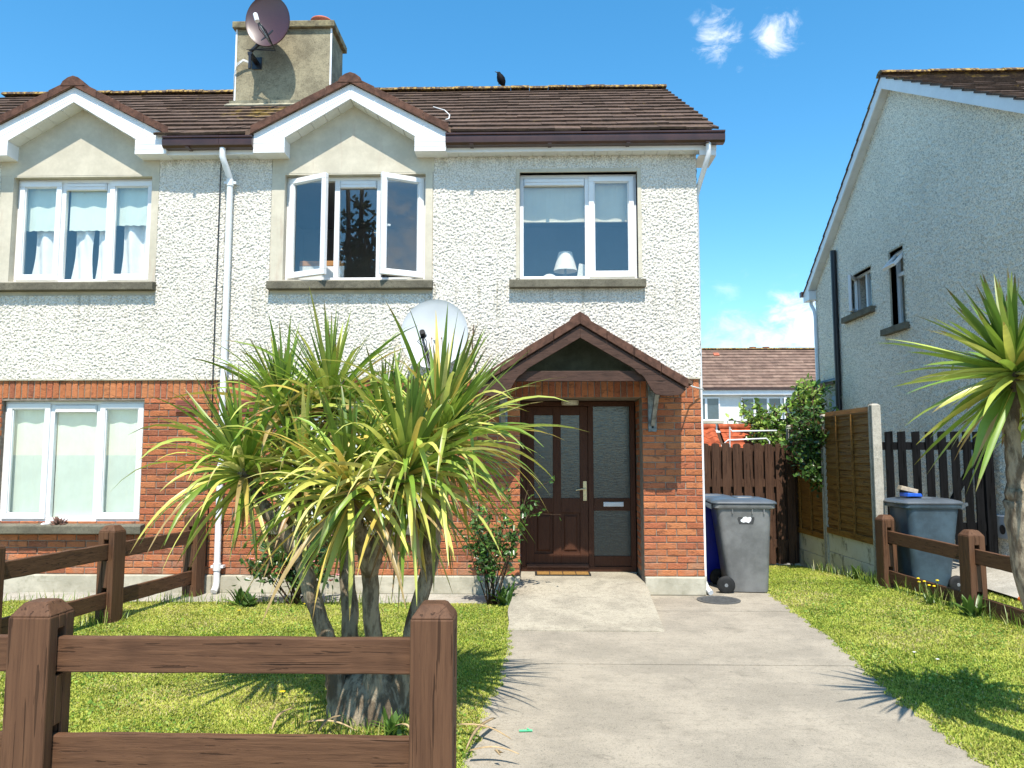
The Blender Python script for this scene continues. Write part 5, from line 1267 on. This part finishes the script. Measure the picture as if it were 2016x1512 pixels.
rosette(rp, h1, 150, .61, .050, .40, (-.3, -.05, 1), seed=21, e0=-58, yel=.25); rosette(rp, h2, 105, .58, .052, .34, (.3, -.1, 1), seed=22, e0=-45, yel=.2)

# ------------------------------------------------------------------ leafy bushes built of leaf shaped faces
def leaf_cloud(name, pos, nrm_bias, size, cols, parent, mat=M_leaf, seed=0, asp=.55, origin=None):
    r = np.random.default_rng(seed); n = len(pos); pos = np.asarray(pos)
    d = r.normal(size=(n, 3)); d /= np.linalg.norm(d, axis=1)[:, None]
    nn = r.normal(size=(n, 3)) + np.array(nrm_bias); nn /= np.linalg.norm(nn, axis=1)[:, None]
    d = d - nn * (d * nn).sum(1)[:, None]; d /= np.linalg.norm(d, axis=1)[:, None] + 1e-9; s = np.cross(nn, d)
    L = (size * r.uniform(.6, 1.25, n))[:, None]; w = L * asp
    P0 = pos; P1 = pos + d * L * .35 + s * w * .5 + nn * L * .06; P2 = pos + d * L - nn * L * .08; P3 = pos + d * L * .35 - s * w * .5 + nn * L * .06; P4 = pos + d * L * .75 + s * w * .32; P5 = pos + d * L * .75 - s * w * .32
    v = np.stack((P0, P1, P4, P2, P5, P3), 1).reshape(-1, 3)
    i = np.arange(n)[:, None] * 6; f = np.concatenate((i + [[0, 1, 2, 3]], i + [[0, 3, 4, 5]]), 1).ravel()
    c = np.asarray(cols)[r.integers(0, len(cols), n)] * r.uniform(.7, 1.3, (n, 1)); c = np.repeat(c, 6, 0)
    return np_mesh(name, v, f, np.full(2 * n, 4), mat, c, parent, False, origin)
GL = [(.055, .12, .025), (.075, .155, .03), (.10, .19, .035), (.045, .10, .025)]
def bush(name, label, cat, base, stems, twigs, size, seed, cols=GL, per=10, spread=.10, flower=None, trunk_r=.008):
    r = random.Random(seed); b = thing(name, label, cat, base); st = MB(); pts = []; fl = []
    for k, (tip) in enumerate(stems):
        p0 = Vector(base) + Vector((r.uniform(-.05, .05), r.uniform(-.05, .05), 0)); tip = Vector(tip); mid = p0.lerp(tip, .55) + Vector((r.uniform(-.05, .05), r.uniform(-.05, .05), .08))
        st.tube([p0, p0.lerp(mid, .5), mid, tip], [trunk_r, trunk_r * .85, trunk_r * .7, trunk_r * .4], 6)
        for j in range(twigs):
            t = r.uniform(.35, 1); q = (mid.lerp(tip, (t - .55) / .45) if t > .55 else p0.lerp(mid, t / .55)); e = q + Vector((r.gauss(0, 1), r.gauss(0, 1), r.gauss(.4, .8))) * spread
            st.tube([q, e], [trunk_r * .4, trunk_r * .25], 4)
            for i in range(per): u = r.random(); pts.append(tuple(q.lerp(e, u) + Vector((r.gauss(0, 1), r.gauss(0, 1), r.gauss(0, 1))) * spread * .28))
            if flower and r.random() < flower: fl.append(e)
    st.build('stems', M_twig, b, smooth=True)
    leaf_cloud('foliage', pts, (0, -.4, .9), size, cols, b, seed=seed)
    return b, fl
def flowers(parent, pts, mat, rad):
    for p in pts:
        m = MB()
        for k in range(7):
            a = k * .9; e = .5 + .25 * (k % 2); d = Vector((math.cos(a) * math.cos(e), math.sin(a) * math.cos(e), math.sin(e))); s = d.cross(Vector((0, 0, 1))).normalized() * rad * .45
            p_ = Vector(p); m.add([tuple(p_), tuple(p_ + d * rad * .6 + s), tuple(p_ + d * rad * 1.05), tuple(p_ + d * rad * .6 - s)], [(0, 1, 2, 3)])
        m.build('flower', mat, parent, fix=False)
st_ = [(-.55 + random.uniform(-.25, .32), -.5 + random.uniform(-.2, .15), random.uniform(.55, 1.05)) for k in range(12)] + [(-.05, -.45, 1.18), (.02, -.42, 1.05), (-.12, -.5, .9), (-.22, -.4, 1.2)]
rb, fl = bush('rose_bush', 'thin stemmed rose bush with glossy leaves left of the door', 'bush', (-.42, -.58, 0), st_, 10, .062, 31, per=7, spread=.09)
st_ = [(-2.55 + random.uniform(-.45, .5), -.62 + random.uniform(-.25, .2), random.uniform(.35, .95)) for k in range(20)]
hb, fl = bush('flowering_shrub', 'leafy shrub with small pink flowers behind the spiky tree trunks', 'bush', (-2.5, -.62, 0), st_, 9, .07, 32, per=7, spread=.11, flower=.12)
flowers(hb, fl[:22], M_pflower, .035)
GLy = [(.16, .28, .04), (.22, .34, .06), (.11, .20, .03), (.30, .40, .09)]
st_ = [(random.uniform(4.35, 5.75), 6.6 + random.uniform(-.8, .8), 0) for k in range(46)]
st_ = [(x, y, random.uniform(1.9, 2.55 + .5 * max(0, x - 4.9))) for x, y, z in st_] + [(5.5 + random.uniform(-.25, .3), 6.7 + random.uniform(-.3, .3), 2.5 + random.uniform(0, .5)) for k in range(9)]
tb, fl = bush('garden_tree', 'bushy green tree behind the lap fence, below the far white house', 'tree', (5.0, 6.6, -.2), st_, 14, .125, 33, GLy, per=13, spread=.17, trunk_r=.03)
st_ = [(FXX - .12 + random.uniform(-.12, .10), 2.7 + random.uniform(-.45, .75), 1.5 + random.random() * .75) for k in range(24)] + [(FXX - .16 - random.uniform(0, .1), 2.6 + random.uniform(-.2, .3), 1.25 + .15 * k) for k in range(4)]
iv, fl = bush('ivy', 'dark climbing ivy hanging over the farther lap fence panel', 'climber', (FXX + .12, 2.9, .9), st_, 12, .085, 34, [(.04, .09, .02), (.06, .125, .025), (.09, .17, .035)], per=9, spread=.11, trunk_r=.012)
# reflected tree across the street behind the viewer
rt_ = [(-7.7 + random.gauss(0, 1.0), -24 + random.gauss(0, 1.0), 10.8 + random.gauss(0, 2.0)) for k in range(40)]
rtree, fl = bush('street_tree', 'dark leafy tree seen only as a reflection in the middle upstairs pane', 'tree', (-7.7, -24, -.2), rt_, 9, .30, 35, [(.02, .045, .012), (.03, .06, .015)], per=16, spread=.55, trunk_r=.13)

# weeds
def weed(label, base, n, h, seed, cols, cat='weed', fl=None, name='weed', wide=.05):
    rs = random.Random(seed); w = thing(name, label, cat, base); m = MB()
    for k in range(n):
        az = rs.uniform(0, 6.28); el = R(rs.uniform(25, 85)); d = Vector((math.cos(az) * math.cos(el), math.sin(az) * math.cos(el), math.sin(el)))
        blade(m, Vector(base) + Vector((rs.uniform(-.05, .05), rs.uniform(-.05, .05), 0)), d, h * rs.uniform(.5, 1.1), wide * rs.uniform(.6, 1.2), .5, rs.choice(cols), rs.choice(cols), seg=6)
    m.build('leaves', M_palm, w, smooth=True, fix=False)
    if fl:
        st = MB(); hd = []
        for k in range(fl):
            b = Vector(base) + Vector((rs.uniform(-.1, .1), rs.uniform(-.15, .15), 0)); t = b + Vector((rs.uniform(-.06, .06), rs.uniform(-.05, .05), h * rs.uniform(.9, 1.5))); st.tube([b, b.lerp(t, .5) + Vector((.01, 0, 0)), t], .003, 5); hd.append(t)
        st.build('stalks', mat_leaf('stalk', False, (.15, .22, .05)), w, smooth=True)
        for t in hd: MB().lathe([(0, 0), (.016, .006), (.014, .014), (0, .018)], t, n=9).build('flower', M_yflower, w)
    return w
GW = [(.09, .17, .03), (.13, .22, .04), (.07, .14, .025)]
weed('leafy thistle growing at the foot of the right fence post', (4.28, -1.05, 0), 22, .24, 41, GW, wide=.055)
weed('tall weed with yellow flowers along the right fence rail', (4.18, -.45, 0), 14, .18, 42, GW, fl=7, wide=.02)
weed('broad dock leaves growing by the gravel boards', (4.12, 1.25, -.02), 12, .24, 43, [(.05, .10, .02), (.07, .13, .025)], wide=.05)
weed('dark green leaves at the foot of the rose bush', (-.28, -.62, 0), 26, .26, 44, [(.05, .11, .02), (.07, .14, .025)], wide=.07)
weed('leafy weed under the left side fence beside the path', (-3.05, -.66, 0), 24, .20, 45, GW, wide=.06)
weed('low leaves at the back edge of the lawn by the pink shrub', (-2.95, -.75, 0), 20, .18, 46, [(.06, .12, .02), (.08, .15, .03)], wide=.07)
weed('green shoots growing at the foot of the spiky tree', (-.78, TY - .30, 0), 18, .16, 47, GW, wide=.045)
def dandelion(x, y, z, label, mat, r_=.02, group='small lawn flowers'):
    f = thing('lawn_flower', label, 'flower', (x, y, z - .04), group); MB().tube([(x, y, -.01), (x, y, z)], .0025, 5).build('stalk', M_grass if False else M_leaf, f)
    m = MB()
    for k in range(12): a = k * .5236; m.add([(x, y, z), (x + r_ * math.cos(a - .2), y + r_ * math.sin(a - .2), z + .006), (x + r_ * 1.2 * math.cos(a), y + r_ * 1.2 * math.sin(a), z + .004), (x + r_ * math.cos(a + .2), y + r_ * math.sin(a + .2), z + .006)], [(0, 1, 2, 3)])
    m.build('petals', mat, f, fix=False)
def gp(px, py, z=0.0):
    d = CROT @ Vector(((px - 1008) / 1510, -(py - 756) / 1510, -1)); k = (z - 1.57) / d.z; return CLOC + d * k
for (px, py, l, mt_) in ((556, 1364, 'yellow dandelion in the shade left of the spiky tree', M_yflower), (601, 1190, 'yellow dandelion near the pink flowering shrub', M_yflower), (471, 1203, 'yellow dandelion at the back left of the lawn', M_yflower),
                        (1800, 1286, 'white daisy in the palm shadow on the right grass, left one', M_wflower), (1846, 1300, 'white daisy in the palm shadow on the right grass, right one', M_wflower)):
    p = gp(px, py, .04); dandelion(p.x, p.y, .045, l, mt_, .017 if mt_ is M_yflower else .012)
# fallen straw leaves and scraps
def straw(p, q, label, bend=.03):
    m = MB(); a = Vector(p); b = Vector(q); d = (b - a); s = Vector((-d.y, d.x, 0)).normalized(); rr = []
    for k in range(9):
        t = k / 8; w_ = .013 * (1 - t) ** .6 + .003; c = a + d * t + s * bend * math.sin(t * 3.1) + Vector((0, 0, .012 + .02 * math.sin(t * 3.14)))
        rr.append([c - s * w_, c + Vector((0, 0, .004)), c + s * w_, c - Vector((0, 0, .002))])
    m.rings(rr); single(m, 'dead_leaf', M_dead, label, 'leaf', tuple(a), 'fallen straw leaves', smooth=True)
for i, (a, b, l) in enumerate((((905, 1437), (1005, 1467), 'curled straw leaf pointing at the driveway beside the fence post'), ((972, 1425), (918, 1488), 'straw leaf lying across the driveway edge'), ((925, 1490), (1022, 1498), 'lowest straw leaf on the driveway edge'),
                           ((985, 1495), (985, 1500), 'short stub of straw leaf at the bottom of the driveway edge'), ((605, 1432), (700, 1450), 'long straw leaf behind the lower front rail'), ((675, 1420), (628, 1452), 'crossed straw leaf in front of the spiky tree'),
                           ((780, 1440), (810, 1455), 'straw leaf close to the front post under the spiky tree'), ((575, 1405), (535, 1448), 'thin straw leaf lying on the lawn left of the tree'))):
    straw(gp(*a, .03) + Vector((0, 0, .02)), gp(*b, .03) + Vector((0, 0, .02)), l, .02 * (-1) ** i)
p = gp(1035, 1441, .0); sc = MB(); sc.obox((p.x, p.y, .008), (.075, .018, .004), Matrix.Rotation(R(6), 3, 'Z')); sc.obox((p.x + .02, p.y + .002, .012), (.03, .012, .003), Matrix.Rotation(R(30), 3, 'Y'))
single(sc, 'plastic_scrap', M_greenscrap, 'small mint green plastic scrap on the driveway', 'litter', (p.x, p.y, .004))
ty_ = thing('toy', 'orange plastic toy lying on the neighbour grass at the right edge', 'toy', (5.25, -.62, .05))
MB().prism([(4.98, .075), (5.02, .05), (5.30, .04), (5.60, .02), (5.62, .07), (5.50, .105), (5.25, .112), (5.0, .11)], 'y', -.66, -.58).build('body', M_orange, ty_, bevel=.012)
MB().prism([(5.25, .02), (5.45, .015), (5.45, .05), (5.25, .055)], 'y', -.675, -.663).build('trim', M_yellow, ty_, bevel=.004)

# ================================================================== GRASS
def grass(name, label, region, n, seed, hmin, hmax, dens=None):
    """short curved blades scattered where region(x,y) is true; colour drifts between green, lime and straw patches"""
    r = np.random.default_rng(seed); x0, x1, y0, y1 = region[0]
    x = r.uniform(x0, x1, n); y = r.uniform(y0, y1, n); k = region[1](x, y)
    dist = np.hypot(x, y + 8.78); k &= r.random(n) < np.clip((5.2 / dist) ** 1.1, .25, 1)
    x, y, dist = x[k], y[k], dist[k]; n = len(x); z = zg(y) - .012
    def fbm(s):
        g = np.zeros(n)
        for i in range(5): a = r.uniform(0, 6.28); f = s * 1.7 ** i; g += np.sin((x * np.cos(a) + y * np.sin(a)) * f + r.uniform(0, 6.28)) * .75 ** i
        return g / 3
    pat = fbm(2.0); pat2 = fbm(5.0)
    h = r.uniform(hmin, hmax, n) * (1 + .25 * pat2); w = r.uniform(.0015, .0032, n) * (1 + dist * .09)
    az = r.uniform(0, 6.283, n); lean = r.uniform(.15, 1.25, n); dx, dy = np.cos(az), np.sin(az); sx, sy = -dy, dx
    p = np.stack((x, y, z), 1); s = np.stack((sx * w, sy * w, np.zeros(n)), 1)
    m1 = p + np.stack((dx * h * .28 * lean, dy * h * .28 * lean, h * .62), 1); tp_ = p + np.stack((dx * h * .85 * lean, dy * h * .85 * lean, h * (1.02 - .28 * lean)), 1)
    v = np.stack((p - s, p + s, m1 + s * .8, m1 - s * .8, tp_), 1).reshape(-1, 3)
    i = np.arange(n)[:, None] * 5; f = np.concatenate((i + [[0, 1, 2, 3]], i + [[3, 2, 4]]), 1).ravel(); lt = np.tile([4, 3], n)
    A = np.array([.34, .43, .05]); B = np.array([.60, .60, .13]); C = np.array([.62, .52, .26]); D = np.array([.14, .24, .03])
    t = np.clip(.5 + .45 * pat + r.normal(0, .28, n), 0, 1)[:, None]; c = A * (1 - t) + B * t
    q = (r.random(n) < np.clip(.10 + .38 * (pat2 * .6 + pat * .6 - .15), .03, .7))[:, None]; c = np.where(q, C * r.uniform(.7, 1.1, (n, 1)), c)
    q = (r.random(n) < np.clip(.20 - .25 * pat, .05, .6))[:, None]; c = np.where(q, D, c)
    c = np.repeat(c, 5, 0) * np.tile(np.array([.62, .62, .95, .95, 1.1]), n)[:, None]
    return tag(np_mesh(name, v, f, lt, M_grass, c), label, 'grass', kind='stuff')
eL = np.vectorize(edgeL); eR = np.vectorize(edgeR)
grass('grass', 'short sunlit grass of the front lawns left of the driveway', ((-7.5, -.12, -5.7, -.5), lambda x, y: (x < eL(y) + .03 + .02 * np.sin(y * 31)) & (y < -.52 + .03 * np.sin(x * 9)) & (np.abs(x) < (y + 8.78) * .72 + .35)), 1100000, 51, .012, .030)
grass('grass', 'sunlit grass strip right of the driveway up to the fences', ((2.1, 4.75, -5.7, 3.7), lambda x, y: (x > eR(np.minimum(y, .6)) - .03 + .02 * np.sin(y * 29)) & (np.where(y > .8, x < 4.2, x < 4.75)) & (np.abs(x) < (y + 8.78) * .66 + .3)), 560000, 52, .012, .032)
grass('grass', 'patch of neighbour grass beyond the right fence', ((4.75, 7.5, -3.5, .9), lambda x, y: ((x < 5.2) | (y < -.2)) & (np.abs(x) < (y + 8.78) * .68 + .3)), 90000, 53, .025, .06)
def clover(label, x0, x1, y0, y1, n, seed, ok):
    r = np.random.default_rng(seed); x = r.uniform(x0, x1, n); y = r.uniform(y0, y1, n); g = np.sin(x * 3.1 + y * 2.3) + np.sin(x * 7.3 - y * 5.1 + 1) + r.normal(0, .5, n)
    k = (g > .5) & ok(x, y); p = np.stack((x[k], y[k], zg(y[k]) + r.uniform(.004, .022, k.sum())), 1)
    o = leaf_cloud('lawn_weeds', p, (0, 0, 2.2), .022, [(.16, .28, .04), (.26, .38, .07), (.12, .22, .03), (.34, .40, .10)], None, M_grass, seed, .8); return tag(o, label, 'ground cover', kind='stuff')
clover('small broad leaved weeds and clover among the left lawn grass', -4.2, -.3, -5.6, -.6, 16000, 71, lambda x, y: x < -.32)
clover('small broad leaved weeds and clover in the right grass strip', 2.3, 4.2, -5.6, 1.0, 11000, 72, lambda x, y: x > eR(np.minimum(y, .6)) + .03)
# longer tufts along fence feet and edges
def tufts(label, line, n, seed, h0, h1, spread):
    r = np.random.default_rng(seed); rs = random.Random(seed); m = MB()
    for k in range(n):
        i = rs.randrange(len(line) - 1); t = rs.random(); a, b = line[i], line[i + 1]; x = a[0] + (b[0] - a[0]) * t + rs.gauss(0, spread); y = a[1] + (b[1] - a[1]) * t + rs.gauss(0, spread)
        az = rs.uniform(0, 6.28); el = R(rs.uniform(45, 88)); d = (math.cos(az) * math.cos(el), math.sin(az) * math.cos(el), math.sin(el)); c = rs.choice([(.10, .18, .02), (.15, .24, .03), (.22, .30, .05), (.30, .30, .09)])
        blade(m, (x, y, float(zg(y)) - .01), d, rs.uniform(h0, h1), .007, .55, c, c, seg=4, fold=.2)
    o = m.build('grass_tufts', M_palm, None, smooth=True, fix=False); return tag(o, label, 'grass', kind='stuff')
tufts('long grass along the foot of the right fences', [(4.1, 2.6), (4.13, 1.0), (4.15, .6), (4.3, -.9), (4.45, -2.4)], 520, 61, .08, .22, .05)
tufts('long grass along the back edge of the left lawn', [(-6.5, -.6), (-4.0, -.6), (-2.6, -.62), (-1.4, -.58)], 480, 62, .06, .16, .05)
tufts('long grass around the posts of the left fence', [(-3.95, -1.4), (-4.05, -1.7), (-3.98, -1.5)], 90, 63, .08, .2, .06)
tufts('long grass round the foot of the spiky tree', [(-1.35, TY - .1), (-.97, TY - .38), (-.6, TY - .1)], 160, 64, .05, .14, .06)
